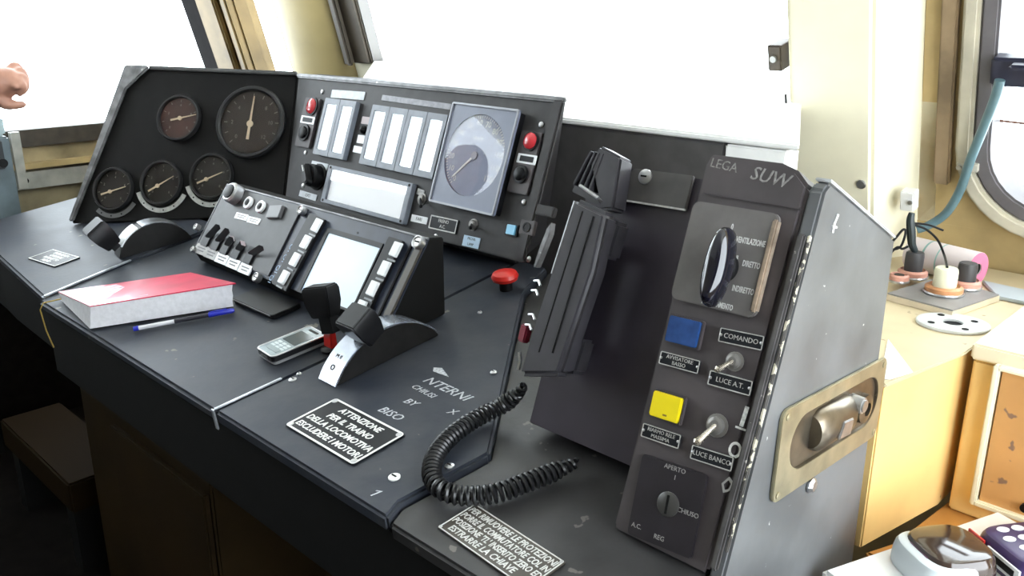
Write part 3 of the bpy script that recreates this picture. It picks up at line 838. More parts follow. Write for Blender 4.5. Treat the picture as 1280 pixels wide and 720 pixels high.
def gauge(x, y, rpx, n0, n1, label, dial_m, ticks=9, arc=False, dim=1.0, hubs=True):
    a = WG.uv(x, y, 0.012); l = WG.uv(x - rpx, y, 0.012); r_ = WG.uv(x + rpx, y, 0.012)
    t0 = WG.uv(x, y - rpx, 0.012); t1 = WG.uv(x, y + rpx, 0.012)
    r = (sqrt((l[0] - r_[0]) ** 2 + (l[1] - r_[1]) ** 2) + sqrt((t0[0] - t1[0]) ** 2 + (t0[1] - t1[1]) ** 2)) / 4
    th = thing('round_gauge', label, 'gauge', WG.m(a[0], a[1], 0.0006), 'round gauges on the wing')
    MB().lathe([(r * 0.9, 0), (r, 0.002), (r, 0.010), (r * 0.96, 0.014), (r * 0.9, 0.014), (r * 0.87, 0.010), (r * 0.87, 0.0)], 48, close=False).build('bezel', mat('gauge_bezel', (0.02, 0.02, 0.021), 0.3, metal=0.2), th)
    d = MB().prism(circ(r * 0.88, 40), 0.001, 0.004).build('dial', dial_m, th)
    b = MB()
    for k in range(ticks):
        t = radians(225 - k * 270 / (ticks - 1)); M = Matrix.Rotation(t, 4, 'Z')
        b.prism([(r * 0.70, -r * 0.012), (r * 0.80, -r * 0.012), (r * 0.80, r * 0.012), (r * 0.70, r * 0.012)], 0.0041, 0.0044, M)
        if k % 2 == 0:
            b.text(str(k), r * 0.15, cos(t) * r * 0.56, sin(t) * r * 0.56, 0.0041, 0.0002)
    b.build('scale', mat('scale_grey', (0.28, 0.27, 0.25), 0.5), d, smooth=0)
    p0 = WG.uv(*n0, 0.0075); p1 = WG.uv(*n1, 0.0075)
    P0_ = V((p0[0] - a[0], p0[1] - a[1], 0)); P1_ = V((p1[0] - a[0], p1[1] - a[1], 0)); dd = (P1_ - P0_).normalized(); nn = V((-dd.y, dd.x, 0))
    b = MB(); wv = r * 0.035
    b.prism([tuple((P0_ - nn * wv * 1.2)[:2]), tuple((P1_ - nn * wv * 0.5)[:2]), tuple((P1_ + nn * wv * 0.5)[:2]), tuple((P0_ + nn * wv * 1.2)[:2])], 0.0062, 0.0072)
    b.build('needle', mat('needle_cream', (0.75, 0.62, 0.45), 0.4), th)
    pc = P0_.lerp(P1_, 0.36)
    MB().lathe([(r * 0.09, 0.0045), (r * 0.09, 0.008), (0, 0.0085)], 20, Matrix.Translation(pc)).build('hub', mat('needle_cream', (0, 0, 0)), th)
    MB().prism(circ(r * 0.88, 40), 0.0098, 0.0104).build('glass', WGLASS, th)
    if arc:
        b = MB(); o_, i_ = [], []
        for k in range(19):
            t = radians((-158 if dim > 0.5 else -128) + k * (136 if dim > 0.5 else 100) / 18); o_.append((cos(t) * r * 1.30, sin(t) * r * 1.30)); i_.append((cos(t) * r * 1.10, sin(t) * r * 1.10))
        b.prism(o_ + i_[::-1], 0.0, 0.0022)
        am = mat('arc_plate', (0.5, 0.5, 0.48), 0.4, metal=0.2, var=0.15, scale=90) if dim > 0.5 else mat('arc_plate_dim', (0.12, 0.12, 0.12), 0.5)
        p = b.build('arc_plate', am, th)
        for t in (-115, -90, -65) if dim < 0.5 else (-130, -105, -80, -55):
            MB().lathe([(r * 0.035, 0.0023), (r * 0.035, 0.003), (0, 0.003)], 10, Matrix.Translation((cos(radians(t)) * r * 1.2, sin(radians(t)) * r * 1.2, 0))).build('rivet', BLACKM, p)
    return th


DB = mat('dial_brown', (0.024, 0.016, 0.012), 0.45, var=0.2, scale=40)
DB2 = mat('dial_dark', (0.010, 0.0085, 0.008), 0.45, var=0.2, scale=40)
DR = mat('dial_red_brown', (0.06, 0.024, 0.02), 0.4, var=0.3, scale=25)
gauge(222, 147, 28, (213, 150), (245, 143), 'upper small round gauge with reddish dial left of the big gauge', DR)
gauge(312, 152, 44, (309, 174), (318, 120), 'largest round gauge with near-vertical cream needle', DB, 13)
gauge(140, 236, 26, (126, 243), (157, 233), 'lower round gauge nearest the slanted left end of the wing', DB2, 9, True, 0.2)
gauge(200, 228, 27, (185, 239), (217, 220), 'middle of the three lower round gauges on the wing', DB2, 9, True)
gauge(263, 220, 28, (246, 229), (278, 215), 'lower round gauge behind the control panel corner, directly under the big gauge', DB2, 9, True)

# ------------------------------------------------------------------ sloping control panel (keypad unit)
kp = [KP.uv(*p) for p in ((285, 228), (535, 300), (490, 400), (240, 320))]
KL, KR = (kp[0][0] + kp[3][0]) / 2, (kp[1][0] + kp[2][0]) / 2
KB, KT = (kp[2][1] + kp[3][1]) / 2, (kp[0][1] + kp[1][1]) / 2
kpad = thing('keypad_unit', 'sloping black control panel with screen and white buttons standing on the desk', 'control panel', KP.m())
Mk = KP.m().inverted()
b = MB()
pB, pT = KP.pt(0, KB), KP.pt(0, KT)
x0, x1 = KP.pt(KL, 0).x, KP.pt(KR, 0).x
pr = [(pB.y, pB.z), (pT.y, pT.z), (pT.y + 0.03, pT.z - 0.004), (pT.y + 0.03, zdk(V((0, pT.y + 0.03, 0))) + 0.002), (pB.y + 0.012, zdk(V((0, pB.y + 0.012, 0))) + 0.002)]
b.loft([[V((x0, p[0], p[1])) for p in pr], [V((x1, p[0], p[1])) for p in pr]])
b.build('body', BLACKM, kpad, M=Mk, bevel=0.002)
b = MB(); b.box((KL + KR) / 2, (KT + KB) / 2, -0.0006, KR - KL, KT - KB, 0.0015); b.build('face_plate', KEYP, kpad)
# bright worn top edge, side ridge
b = MB(); b.box((KL + KR) / 2, KT - 0.0015, 0.001, KR - KL, 0.003, 0.003); b.box(KL + 0.0015, (KT + KB) / 2, 0.001, 0.003, KT - KB - 0.004, 0.003)
b.build('worn_edge', EDGE, kpad, bevel=0.0006)
g0 = KP.uv(545, 300)[0]
ud = KP.uv(377, 268)[0]
b = MB(); b.box((KL + ud) / 2 + 0.002, (KT + KB) / 2, 0.002, ud - KL - 0.012, KT - KB - 0.012, 0.0036); b.build('switch_field', mat('field_black', (0.018, 0.018, 0.02), 0.45, var=0.2, scale=60), kpad, bevel=0.0008)
b = MB(); b.box(KR - 0.03, (KT + KB) / 2, 0.0015, 0.004, KT - KB - 0.01, 0.0028); b.build('side_groove', BLACKM, kpad)
b = MB(); b.box(KR - 0.010, (KT + KB) / 2, 0.0025, 0.016, KT - KB - 0.01, 0.0045); b.build('side_rail', mat('rail_brownish', (0.07, 0.06, 0.05), 0.45), kpad, bevel=0.001)


def kq(x, y, h=0.0):
    return KP.uv(x, y, h)


for (x, y, r) in ((377, 263, 0.009), (523, 303, 0.011), (321, 347, 0.009), (242, 312, 0.006), (246, 284, 0.007)):
    a = kq(x, y, 0.008); M = Matrix.Translation((a[0], a[1], 0))
    s = MB().lathe([(r, 0.002), (r, 0.012), (r * 0.8, 0.013), (r * 0.6, 0.011), (0, 0.011)], 20, M).build('thumb_screw', STEEL, kpad)
    MB().box(a[0], a[1], 0.0113, r * 0.9, r * 0.22, 0.0012).build('slot', BLACKM, s)
# connector
a = kq(288, 240, 0.02); M = Matrix.Translation((a[0], a[1], 0)); r = 0.021
s = MB().lathe([(r, 0.002), (r, 0.02), (r * 0.85, 0.024), (r * 0.75, 0.024), (r * 0.7, 0.008), (0, 0.008)], 28, M).build('connector', STEEL, kpad)
MB().lathe([(r * 0.72, 0.0085), (r * 0.72, 0.026), (r * 0.4, 0.028), (0, 0.028)], 24, M).build('plug', BLACK, s)
# two ringed lamps with tags
for (x, y) in ((310.5, 253.5), (326, 258.5)):
    a = kq(x, y, 0.006); M = Matrix.Translation((a[0], a[1], 0)); r = 0.0125
    s = MB().lathe([(r, 0.002), (r, 0.009), (r * 0.62, 0.010), (r * 0.62, 0.004), (0, 0.004)], 24, M).build('ring_lamp', WHITEP, kpad)
    MB().lathe([(r * 0.58, 0.0045), (r * 0.5, 0.010), (0, 0.012)], 20, M).build('lens', BLACK, s)


def ktag(q, m, name, t=0.0052, lines=None):
    f, w, hh = KP.quad(*q)
    c = KP.m().inverted() @ f.m()
    o = MB().prism(rrect(w, hh, 0.001, 2), 0.002, t).build(name, m, kpad, M=c)
    b = MB(); b.box(0, hh * 0.15, t + 0.0001, w * 0.7, hh * 0.12, 0.0002); b.box(0, -hh * 0.15, t + 0.0001, w * 0.55, hh * 0.12, 0.0002); b.build('inscription', mat('ink_grey', (0.12, 0.12, 0.13), 0.5), o, smooth=0)
    return o


def kz(zx, zy):
    return (220 + zx * 0.2778, 210 + zy * 0.2778)


for c in ((303, 222), (358, 240)):
    x, y = c
    ktag((kz(x - 20, y - 20), kz(x + 32, y - 5), kz(x + 20, y + 22), kz(x - 32, y + 6)), WHITEP, 'label_tag')
for i, (x, y) in enumerate(((122, 370), (166, 390), (215, 412), (266, 434), (319, 458))):
    ktag((kz(x - 14, y - 30), kz(x + 34, y - 10), kz(x + 14, y + 32), kz(x - 34, y + 10)), WHITEP if i > 1 else mat('label_worn', (0.35, 0.34, 0.33), 0.5, var=0.2, scale=100), 'label_tag')
f, w, hh = KP.quad(kz(440, 172), kz(492, 185), kz(478, 240), kz(428, 225))
c = KP.m().inverted() @ f.m()
s = MB().prism(rrect(w, hh, 0.002), 0.002, 0.011).build('square_button', mat('btn_grey', (0.10, 0.10, 0.105), 0.35), kpad, M=c, bevel=0.001)
# five paddle switches
for i, (bx_, by_, tx_, ty_, wt) in enumerate(((152, 322, 190, 262, 0), (196, 340, 232, 280, 0), (238, 358, 250, 318, 1), (288, 378, 300, 340, 1), (345, 398, 385, 358, 0))):
    a = kq(*kz(bx_, by_)); t = kq(*kz(tx_, ty_), 0.022)
    M = Matrix.Translation((a[0], a[1], 0))
    s = MB().box(a[0], a[1], 0.005, 0.026, 0.034, 0.006).build('paddle_switch', BLACK, kpad, bevel=0.001)
    p0 = V((a[0], a[1], 0.007)); p1 = V((t[0], t[1], 0.022)); wdx = V((0.008, 0, 0)); th_ = V((0, 0.0035, 0.0035))
    b = MB(); b.hexa([p0 - wdx * 0.8 - th_, p0 + wdx * 0.8 - th_, p0 + wdx * 0.8 + th_, p0 - wdx * 0.8 + th_, p1 - wdx - th_, p1 + wdx - th_, p1 + wdx + th_, p1 - wdx + th_])
    b.build('paddle', BLACK, s, bevel=0.0012)
    if wt:
        b = MB(); p2 = p1 + (p1 - p0).normalized() * 0.004
        b.hexa([p1 - wdx - th_, p1 + wdx - th_, p1 + wdx + th_, p1 - wdx + th_, p2 - wdx - th_, p2 + wdx - th_, p2 + wdx + th_, p2 - wdx + th_]); b.build('paddle_tip', WHITEP, s, bevel=0.0008)


def key_column(qc, keys, kw, kh, name):
    f, w, hh = KP.quad(*qc)
    c = KP.m().inverted() @ f.m()
    o = MB().prism(rrect(w, hh, 0.002), 0.001, 0.008).build('key_strip', BLACK, kpad, M=c, bevel=0.001)
    for (x, y) in keys:
        a = f.uv(*kz(x, y), 0.012); M = Matrix.Translation((a[0], a[1], 0))
        b = MB(); b.prism(rrect(kw, kh, 0.0015, 3), 0.0081, 0.0125, M, top=0.92); b.build('push_key', WHITEP, o, bevel=0.0008)
        b = MB(); b.box(a[0], a[1] - kh * 0.72, 0.0088, kw, kh * 0.12, 0.001); b.build('key_guard', mat('guard_grey', (0.18, 0.19, 0.2), 0.3), o)


key_column((kz(618, 215), kz(690, 238), kz(505, 555), kz(437, 525)), ((629, 256), (579, 331), (531, 410), (481, 490)), 0.0205, 0.026, 'left')
key_column((kz(978, 318), kz(1042, 338), kz(862, 655 + 20), kz(795, 640 + 20)), ((985, 364), (933, 450), (881, 540), (826, 627)), 0.0205, 0.026, 'right')
# printed symbols left of the key strip
b = MB()
for (x, y) in ((597, 232), (577, 268), (520, 356), (492, 402), (459, 450), (430, 494)):
    a = kq(*kz(x, y)); b.frame(circ(0.0055, 16, a[0], a[1]), circ(0.004, 16, a[0], a[1]), 0.0002, 0.0006)
    b.box(a[0], a[1] - 0.009, 0.0004, 0.009, 0.0015, 0.0004); b.box(a[0] + 0.006, a[1] + 0.004, 0.0004, 0.0015, 0.006, 0.0004)
b.build('symbols', mat('symbol_blue', (0.3, 0.42, 0.6), 0.5), kpad, smooth=0)
# screen
sl, sr = kq(*kz(700, 285)), kq(*kz(928, 350)); sb_ = kq(*kz(545, 545))
u0, u1, v1, v0 = (sl[0] + sb_[0]) / 2, sr[0], (sl[1] + sr[1]) / 2, sb_[1]
b = MB(); b.frame(inset(u0 - 0.004, u1 + 0.004, v0 - 0.004, v1 + 0.004), inset(u0 + 0.006, u1, v0, v1 - 0.005), 0.0005, 0.003); b.build('screen_frame', BLACK, kpad, bevel=0.0005)
b = MB(); b.prism(inset(u0 + 0.006, u1, v0, v1 - 0.005), 0.0004, 0.0012)
b.build('screen', mat('screen_pale', (0.5, 0.6, 0.72), 0.25, var=0.1, scale=6, emit=(0.62, 0.8, 1.0), emit_s=0.35), kpad)
a = kq(447, 291); MB().lathe([(0.002, 0.0002), (0.002, 0.001), (0, 0.001)], 10, Matrix.Translation((a[0], a[1], 0))).build('indicator', BLACK, kpad)
# dark pad under the panel's front
f, w, hh = DK.quad((262, 352), (330, 386), (322, 394), (262, 366), 0.004)
q0_, q1_ = DK.uv(290, 373, 0.01), DK.uv(334, 394, 0.01)
tr = thing('dark_pad', 'thin dark pad poking out under the front of the control panel', 'pad', DK.m((q0_[0] + q1_[0]) / 2, q1_[1] + 0.035, 0.0005))
MB().prism(rrect(abs(q1_[0] - q0_[0]) + 0.012, 0.06, 0.006), 0, 0.008).build('pad', BLACK, tr, bevel=0.001)
MB().box(0, -0.0307, 0.0065, abs(q1_[0] - q0_[0]), 0.0012, 0.002).build('pale_edge', mat('pad_edge', (0.2, 0.2, 0.2), 0.4), tr)

# ------------------------------------------------------------------ things on the desk
plate(DK, ((70.8, 311), (93.9, 324.4), (65, 336.7), (41, 322.8)), 'instruction_plate', 'small black silver-edged plate with four lines on the far left worktop', 'plate', ('EMERGENZA', 'CHIUDERE', 'RUBINETTO', 'FRENO'), border=0.04, screws=False, fat=0.0005)
plate(DK, ((420, 499), (508.5, 545), (440.5, 584), (357, 532.5)), 'instruction_plate', 'black ATTENZIONE plate with white edge below the chrome lever quadrant', 'plate', ('ATTENZIONE', 'PER IL TRAINO', 'DELLA LOCOMOTIVA', 'ESCLUDERE I MOTORI'), border=0.035, ink=WHITE, screws=((1, 1), (-1, 1), (1, -1), (-1, -1)), shear=0.15, tsize=0.0145, r=0.005, fat=0.0003)
plate(DK, ((589, 629), (714, 694), (661, 727), (539, 655.5)), 'instruction_plate', 'long dark four-line plate lying in front of the coiled cord', 'plate', ('PER RIMUOVERE LE PROTEZIONI', 'PORRE IL COMMUTATORE COL IN', "POSIZIONE 'TL' INSERITO ZERO ED", 'ESTRARRE LA CHIAVE      '), border=0.025, back=mat('plate_brown', (0.05, 0.042, 0.033), 0.35), screws=((1, 1), (-1, 1), (1, -1), (-1, -1)), shear=0.15, tsize=0.0118, h=-0.0074, sx=0.92, fat=0.0002)

# red emergency knob
a = DK.uv(633, 362)
th = thing('emergency_button', 'red mushroom button at the back of the worktop below the speedometer', 'button', DK.m(a[0], a[1], 0.0006))
MB().lathe([(0.012, 0), (0.012, 0.018), (0, 0.018)], 20).build('stem', BLACK, th)
MB().lathe([(0.012, 0.0181), (0.022, 0.019), (0.024, 0.025), (0.021, 0.031), (0.012, 0.035), (0, 0.036)], 28).build('cap', RED, th)


def quadrant(A, B, wdt, hgt, label, face_m, side, band_label, u0=0.0):
    """arched lever housing lying from A (front) to B (back) on the desk"""
    ax = (V((B[0], B[1], 0)) - V((A[0], A[1], 0))); L = ax.length; rot = atan2(ax.y, ax.x)
    f = DK.sub(A[0], A[1], 0.0006, rot)          # u along the arc, v across, n up
    R = (L * L / 4 + hgt * hgt) / (2 * hgt); zc = hgt - R
    a0 = math.asin((L / 2) / R)
    arc = []
    for k in range(25):
        t = -a0 + 2 * a0 * k / 24
        arc.append((L / 2 + R * sin(t), max(0.0, zc + R * cos(t))))
    th = thing('lever_quadrant', label, 'lever', f.m())
    def slab(y0, y1, off, name, m, lo=0):
        b = MB()
        o_ = [(x, z) for x, z in arc]
        b.loft([[V((x, y, z)) for x, z in o_] + [] for y in (y0, y1)])
        return b.build(name, m, th, bevel=0.0015)
    slab(0.002, wdt - 0.002, 0, 'housing', side)
    def band(y0, y1, k0, k1, lift, thk, name, m):
        ins = arc[k0:k1 + 1]; outs = []
        for i, (x, z) in enumerate(ins):
            t = -a0 + 2 * a0 * (k0 + i) / 24
            outs.append((x + sin(t) * (lift + thk), z + cos(t) * (lift + thk)))
        ins2 = [(x + sin(-a0 + 2 * a0 * (k0 + i) / 24) * lift, z + cos(-a0 + 2 * a0 * (k0 + i) / 24) * lift) for i, (x, z) in enumerate(ins)]
        pr_ = outs + ins2[::-1]
        b = MB(); b.loft([[V((x, y, z)) for x, z in pr_] for y in (y0, y1)])
        return b.build(name, m, th, bevel=0.0006)
    return th, f, arc, band, (L, R, zc, a0)


CHROME = mat('chrome_band', (0.42, 0.45, 0.52), 0.25, metal=0.85, var=0.12, scale=40)
DKSIDE = mat('quadrant_side', (0.010, 0.0095, 0.0095), 0.5, spec=0.25, var=0.2, scale=60)
A = DK.uv(410, 479); B = DK.uv(549, 419)
th, f, arc, band, (L, R, zc, a0) = quadrant(((A[0]), A[1]), (B[0] - 0.02, B[1]), 0.046, 0.052, 'black-handled lever in a chrome-banded arched quadrant on the right worktop', None, DKSIDE, '')
for o in th.children:
    o.matrix_basis = Matrix.Translation((0, -0.023, 0))
cb_ = band(-0.023, 0.021, 0, 23, 0.0002, 0.003, 'chrome_band', CHROME)
b = MB()
M = Matrix.Translation(V((0.007, 0, 0.010))) @ Matrix.Rotation(radians(-48), 4, 'Y')
for i, (dx, dz, r) in enumerate(((0.006, 0.0, 0.0035),)):
    k = 3; t = -a0 + 2 * a0 * k / 24
Mt = lambda k: (lambda t: Matrix.Translation((L / 2 + (R + 0.0034) * sin(t), 0, zc + (R + 0.0034) * cos(t))) @ Matrix.Rotation(t, 4, 'Y') @ Matrix.Rotation(-pi / 2, 4, 'Z'))(-a0 + 2 * a0 * k / 24)
b = MB(); b.text('M 0', 0.009, 0.0, 0, 0, 0.0002); b.bm.transform(Mt(4.2)); b.build('marking', BLACK, cb_, smooth=0)
b = MB(); b.frame(circ(0.0045, 16), circ(0.0028, 16), 0, 0.0004); b.bm.transform(Mt(2.4)); b.build('marking', BLACK, cb_, smooth=0)


def handle_block(th, M, w, d, h_, m=BLACK):
    b = MB(); b.loft([[M @ V(p) for p in ((-w / 2 * s, -d / 2 * s2, z), (w / 2 * s, -d / 2 * s2, z), (w / 2 * s, d / 2 * s2, z), (-w / 2 * s, d / 2 * s2, z))] for z, s, s2 in ((0, 0.72, 0.8), (h_ * 0.45, 0.95, 1.0), (h_ * 0.85, 1.0, 1.0), (h_, 0.92, 0.85))])
    return b.build('handle', m, th, bevel=0.002)


# handle of the right quadrant, rising from the band
tf = -a0 + 2 * a0 * 0.38
base = V((L / 2 + R * sin(tf), -0.012, zc + R * cos(tf)))
Mh = Matrix.Translation(base + V((0, 0, 0.004))) @ Matrix.Rotation(tf * 1.0 - 0.25, 4, 'Y')
handle_block(th, Mh @ Matrix.Translation((0.0, -0.008, -0.002)), 0.044, 0.05, 0.05)
b = MB(); b.box(0, 0, 0.002, 0.018, 0.03, 0.014); b.bm.transform(Mh); b.build('neck', BLACK, th)

# second lever with a red stem
a = DK.uv(414, 437)
th = thing('control_lever', 'black block-handled lever on a red stem behind the mobile phone', 'lever', DK.m(a[0], a[1], 0.0006))
MB().lathe([(0.016, 0), (0.016, 0.003), (0.011, 0.006), (0, 0.006)], 20).build('base', BLACK, th)
M = Matrix.Rotation(radians(-6), 4, 'X')
b = MB(); b.loft([[M @ V((x * s, y * s, z)) for x, y in ((-0.011, -0.006), (0.011, -0.006), (0.011, 0.006), (-0.011, 0.006))] for z, s in ((0.004, 1), (0.042, 0.85))]); b.build('stem', RED, th, bevel=0.0015)
Mh = M @ Matrix.Translation((-0.002, 0, 0.038)) @ Matrix.Rotation(radians(-12), 4, 'Y') @ Matrix.Rotation(radians(20), 4, 'Z')
b = MB(); b.box(0.003, 0, 0.005, 0.022, 0.018, 0.03); b.bm.transform(Mh); b.build('neck', BLACK, th)
handle_block(th, Mh @ Matrix.Translation((0, 0, 0.016)), 0.05, 0.034, 0.05)

# left lever quadrant
A = DK.uv(150, 324.5); B = DK.uv(241, 298.5)
th, f, arc, band, (L, R, zc, a0) = quadrant(A, B, 0.05, 0.056, 'dark arched lever quadrant with white band on the left worktop', None, DKSIDE, '')
for o in th.children:
    o.matrix_basis = Matrix.Translation((0, 0, 0))
band(0.002, 0.048, 3, 9, 0.0002, 0.003, 'white_band', WHITEP)
band(0.002, 0.048, 10, 21, 0.0002, 0.002, 'chrome_band', mat('chrome_dull', (0.3, 0.31, 0.33), 0.3, metal=0.8, var=0.3, scale=60))
tf = -a0 + 2 * a0 * 0.10
base = V((L / 2 + R * sin(tf), 0.014, zc + R * cos(tf)))
Mh = Matrix.Translation(base + V((-0.006, 0, 0.004))) @ Matrix.Rotation(radians(-30), 4, 'Y')
b = MB(); b.box(0, 0, 0.009, 0.018, 0.03, 0.014); b.bm.transform(Mh); b.build('neck', BLACK, th)
hd = handle_block(th, Mh @ Matrix.Translation((0, 0, 0.012)), 0.046, 0.058, 0.058)

# red ring binder
def dpt(x, y, h):
    u, v = DK.uv(x, y, h); return V((u, v, h))
F0, R0 = dpt(112.5, 411, 0.0015), dpt(291.7, 383, 0.0015)
L0_ = dpt(76, 375, 0.0015); B0 = L0_ + R0 - F0
F1, R1, L1_, B1 = dpt(112.5, 382.5, 0.044), dpt(293, 354, 0.044), dpt(72.5, 364.5, 0.02), dpt(238, 340.5, 0.03)
c0 = (F0 + R0 + L0_ + B0) / 4; c0.z = 0
bk = thing('ring_binder', 'red-covered binder full of white pages lying at the front of the desk', 'binder', DK.m(c0.x, c0.y, 0.0))
S_ = lambda p: p - c0
up_ = V((0, 0, 0.0016)); sh = 0.012
inn = lambda p, c: p.lerp(c, 0.02)
ct_ = (F1 + R1 + L1_ + B1) / 4
pg = [S_(F0), S_(R0), S_(B0), S_(L0_)]
pt_ = [S_(p) - V((0, 0, 0.0022)) for p in (F1, F0 + (R1 - F1) * 0.985 + (F1 - F0), B1, L1_)]
lay = []
for k in range(5):
    t = k / 4
    q = [pg[i].lerp(pt_[i], t) for i in range(4)]
    if k in (1, 3):
        c = sum(q, V()) / 4; q = [p.lerp(c, 0.008) for p in q]
    lay.append(q)
b = MB(); b.loft(lay); b.build('pages', mat('paper_white', (0.78, 0.78, 0.82), 0.6, var=0.06, scale=120), bk, smooth=20)
b = MB(); t4 = [S_(p) for p in (F1, R1 + (R1 - F1) * 0.01, B1, L1_)]
b.hexa([p - V((0, 0, 0.002)) for p in t4] + t4); b.build('cover', mat('red_cover', (0.6, 0.03, 0.08), 0.32, var=0.12, scale=20, coat=0.3), bk)
b = MB(); pl0 = [t4[0].lerp(t4[3], 0.15).lerp(t4[1], 0.12), t4[0].lerp(t4[3], 0.15).lerp(t4[1], 0.42), t4[3].lerp(t4[0], 0.15).lerp(t4[2], 0.42), t4[3].lerp(t4[0], 0.15).lerp(t4[2], 0.10)]
b.hexa([p + V((0, 0, 0.0002)) for p in pl0] + [p + V((0, 0, 0.0006)) for p in pl0]); b.build('cover_print', mat('cover_pink', (0.7, 0.42, 0.52), 0.4, var=0.5, scale=60), bk)
e = [S_(V((L0_.x + 0.004, L0_.y + 0.006, 0.004))), S_(V((L0_.x - 0.004, fv - 0.004, 0.006))), S_(V((L0_.x - 0.008, fv - 0.012, -0.006))), S_(V((L0_.x - 0.010, fv - 0.013, -0.05))), S_(V((L0_.x - 0.002, fv - 0.012, -0.085)))]
b = MB(); b.tube(e, 0.0013, 6); b.build('bookmark_ribbon', mat('ribbon_gold', (0.4, 0.27, 0.05), 0.6), bk)

# ballpoint pen
p0 = dpt(167, 411, 0.0055); p1 = dpt(293, 387.5, 0.0055); d = (p1 - p0); L = d.length
pn = thing('ballpoint_pen', 'clear ballpoint pen with blue cap lying beside the white pages', 'pen', DK.m(p0.x, p0.y, 0.0006, atan2(d.y, d.x)))
Mr = Matrix.Translation((0, 0, 0.0046)) @ Matrix.Rotation(pi / 2, 4, 'Y')
MB().lathe([(0.0038, L * 0.04), (0.0038, L * 0.42), (0.0036, L * 0.76), (0, L * 0.76)], 12, Mr).build('barrel', mat('pen_clear', (0.62, 0.62, 0.66), 0.15, var=0.05), pn)
MB().lathe([(0.0040, L * 0.40), (0.0040, L * 0.5), (0.0038, L * 0.74), (0.0, L * 0.74)], 12, Mr).build('ink_tube', mat('pen_black', (0.03, 0.03, 0.04), 0.2), pn)
MB().lathe([(0.0046, L * 0.74), (0.0046, L * 0.97), (0.003, L * 1.0), (0, L)], 14, Mr).build('cap', mat('pen_blue', (0.02, 0.03, 0.42), 0.25), pn)
MB().box(L * 0.84, 0, 0.0098, L * 0.18, 0.003, 0.0014).build('clip', mat('pen_blue', (0, 0, 0)), pn)
MB().lathe([(0.0043, 0.0), (0.0043, L * 0.05), (0.002, L * 0.055), (0, L * 0.055)], 12, Mr).build('end_plug', mat('pen_blue', (0, 0, 0)), pn)

# mobile phone
PHH = 0.017
f, w, hh = DK.quad((313.7, 433.5), (387.7, 408.5), (413, 419), (341.5, 443.5), PHH)
ph = thing('mobile_phone', 'small silver-edged mobile phone with grey screen lying on the middle worktop', 'phone', DK.m(*((f.o - DK.o).dot(DK.u), (f.o - DK.o).dot(DK.v), 0.0006), atan2(f.u.dot(DK.v), f.u.dot(DK.u))))
MB().prism(rrect(w * 0.98, hh * 0.96, 0.008, 5), 0, 0.006).build('back_shell', mat('phone_grey', (0.28, 0.28, 0.29), 0.35, metal=0.4), ph, bevel=0.002)
MB().prism(rrect(w, hh, 0.008, 5), 0.0061, 0.0145).build('body', BLACK, ph, bevel=0.001)
b = MB(); b.frame(rrect(w, hh, 0.008, 5), rrect(w * 0.95, hh * 0.9, 0.006, 5), 0.0146, 0.0166); b.build('silver_frame', STEEL, ph, bevel=0.0006)
MB().prism(rrect(w * 0.95, hh * 0.9, 0.006, 5), 0.0146, 0.0158).build('face', mat('phone_face', (0.30, 0.36, 0.38), 0.2, var=0.15, scale=60), ph)
MB().prism(rrect(w * 0.36, hh * 0.72, 0.002, 3, w * 0.12, 0), 0.0159, 0.0162).build('screen', mat('phone_screen', (0.05, 0.07, 0.08), 0.12), ph)
MB().prism(rrect(w * 0.05, hh * 0.5, 0.002, 3, w * 0.41, 0), 0.0159, 0.0162).build('earpiece', BLACK, ph)
MB().prism(rrect(w * 0.10, hh * 0.62, 0.003, 3, -w * 0.33, 0), 0.0159, 0.0166).build('key_bar', mat('phone_keys', (0.2, 0.25, 0.26), 0.3), ph)
b = MB()
for i in range(3):
    for j in range(3):
        b.prism(rrect(w * 0.05, hh * 0.19, 0.0012, 2, -w * (0.13 + i * 0.065), hh * (-0.24 + j * 0.24)), 0.0159, 0.0163)
b.build('keypad', mat('phone_keys2', (0.5, 0.56, 0.58), 0.3), ph)
MB().prism(rrect(0.002, hh * 0.35, 0.0005, 2, -w / 2 - 0.0006, 0), 0.008, 0.0115).build('port_cover', mat('phone_port', (0.06, 0.06, 0.06), 0.3), ph)

# ------------------------------------------------------------------ telephone console: sloping panel, handset, cradle
rl = RC.uv(733, 240)[0]; rr = RC.uv(868, 235)[0] + 0.03
rr = min(rr, (BX.pt(BX.uv(866, 240)[0], 0).x - RC.o.x) + 0.04)
rtop = (RC.uv(785, 209)[1] + RC.uv(868, 222)[1]) / 2
tel = thing('telephone_console', 'sloping dark purplish-grey panel between handset and switch box', 'console', RC.m())
Mi2 = RC.m().inverted()
TELM = mat('phone_panel', (0.04, 0.033, 0.046), 0.35, var=0.25, scale=8, rvar=0.08)
xx0, xx1 = RC.pt(rl, 0).x, RC.pt(rr, 0).x
lowv = 0.009
pA, pB_ = RC.pt(0, lowv), RC.pt(0, rtop)
pr = [(pA.y, pA.z), (pB_.y, pB_.z), (pB_.y + 0.05, pB_.z - 0.035), (pB_.y + 0.05, zdk(V((0, pB_.y + 0.05, 0))) + 0.003), ]
b = MB(); b.loft([[V((xx0, p[0], p[1])) for p in pr], [V((xx1, p[0], p[1])) for p in pr]]); b.build('housing', TELM, tel, M=Mi2, bevel=0.002)
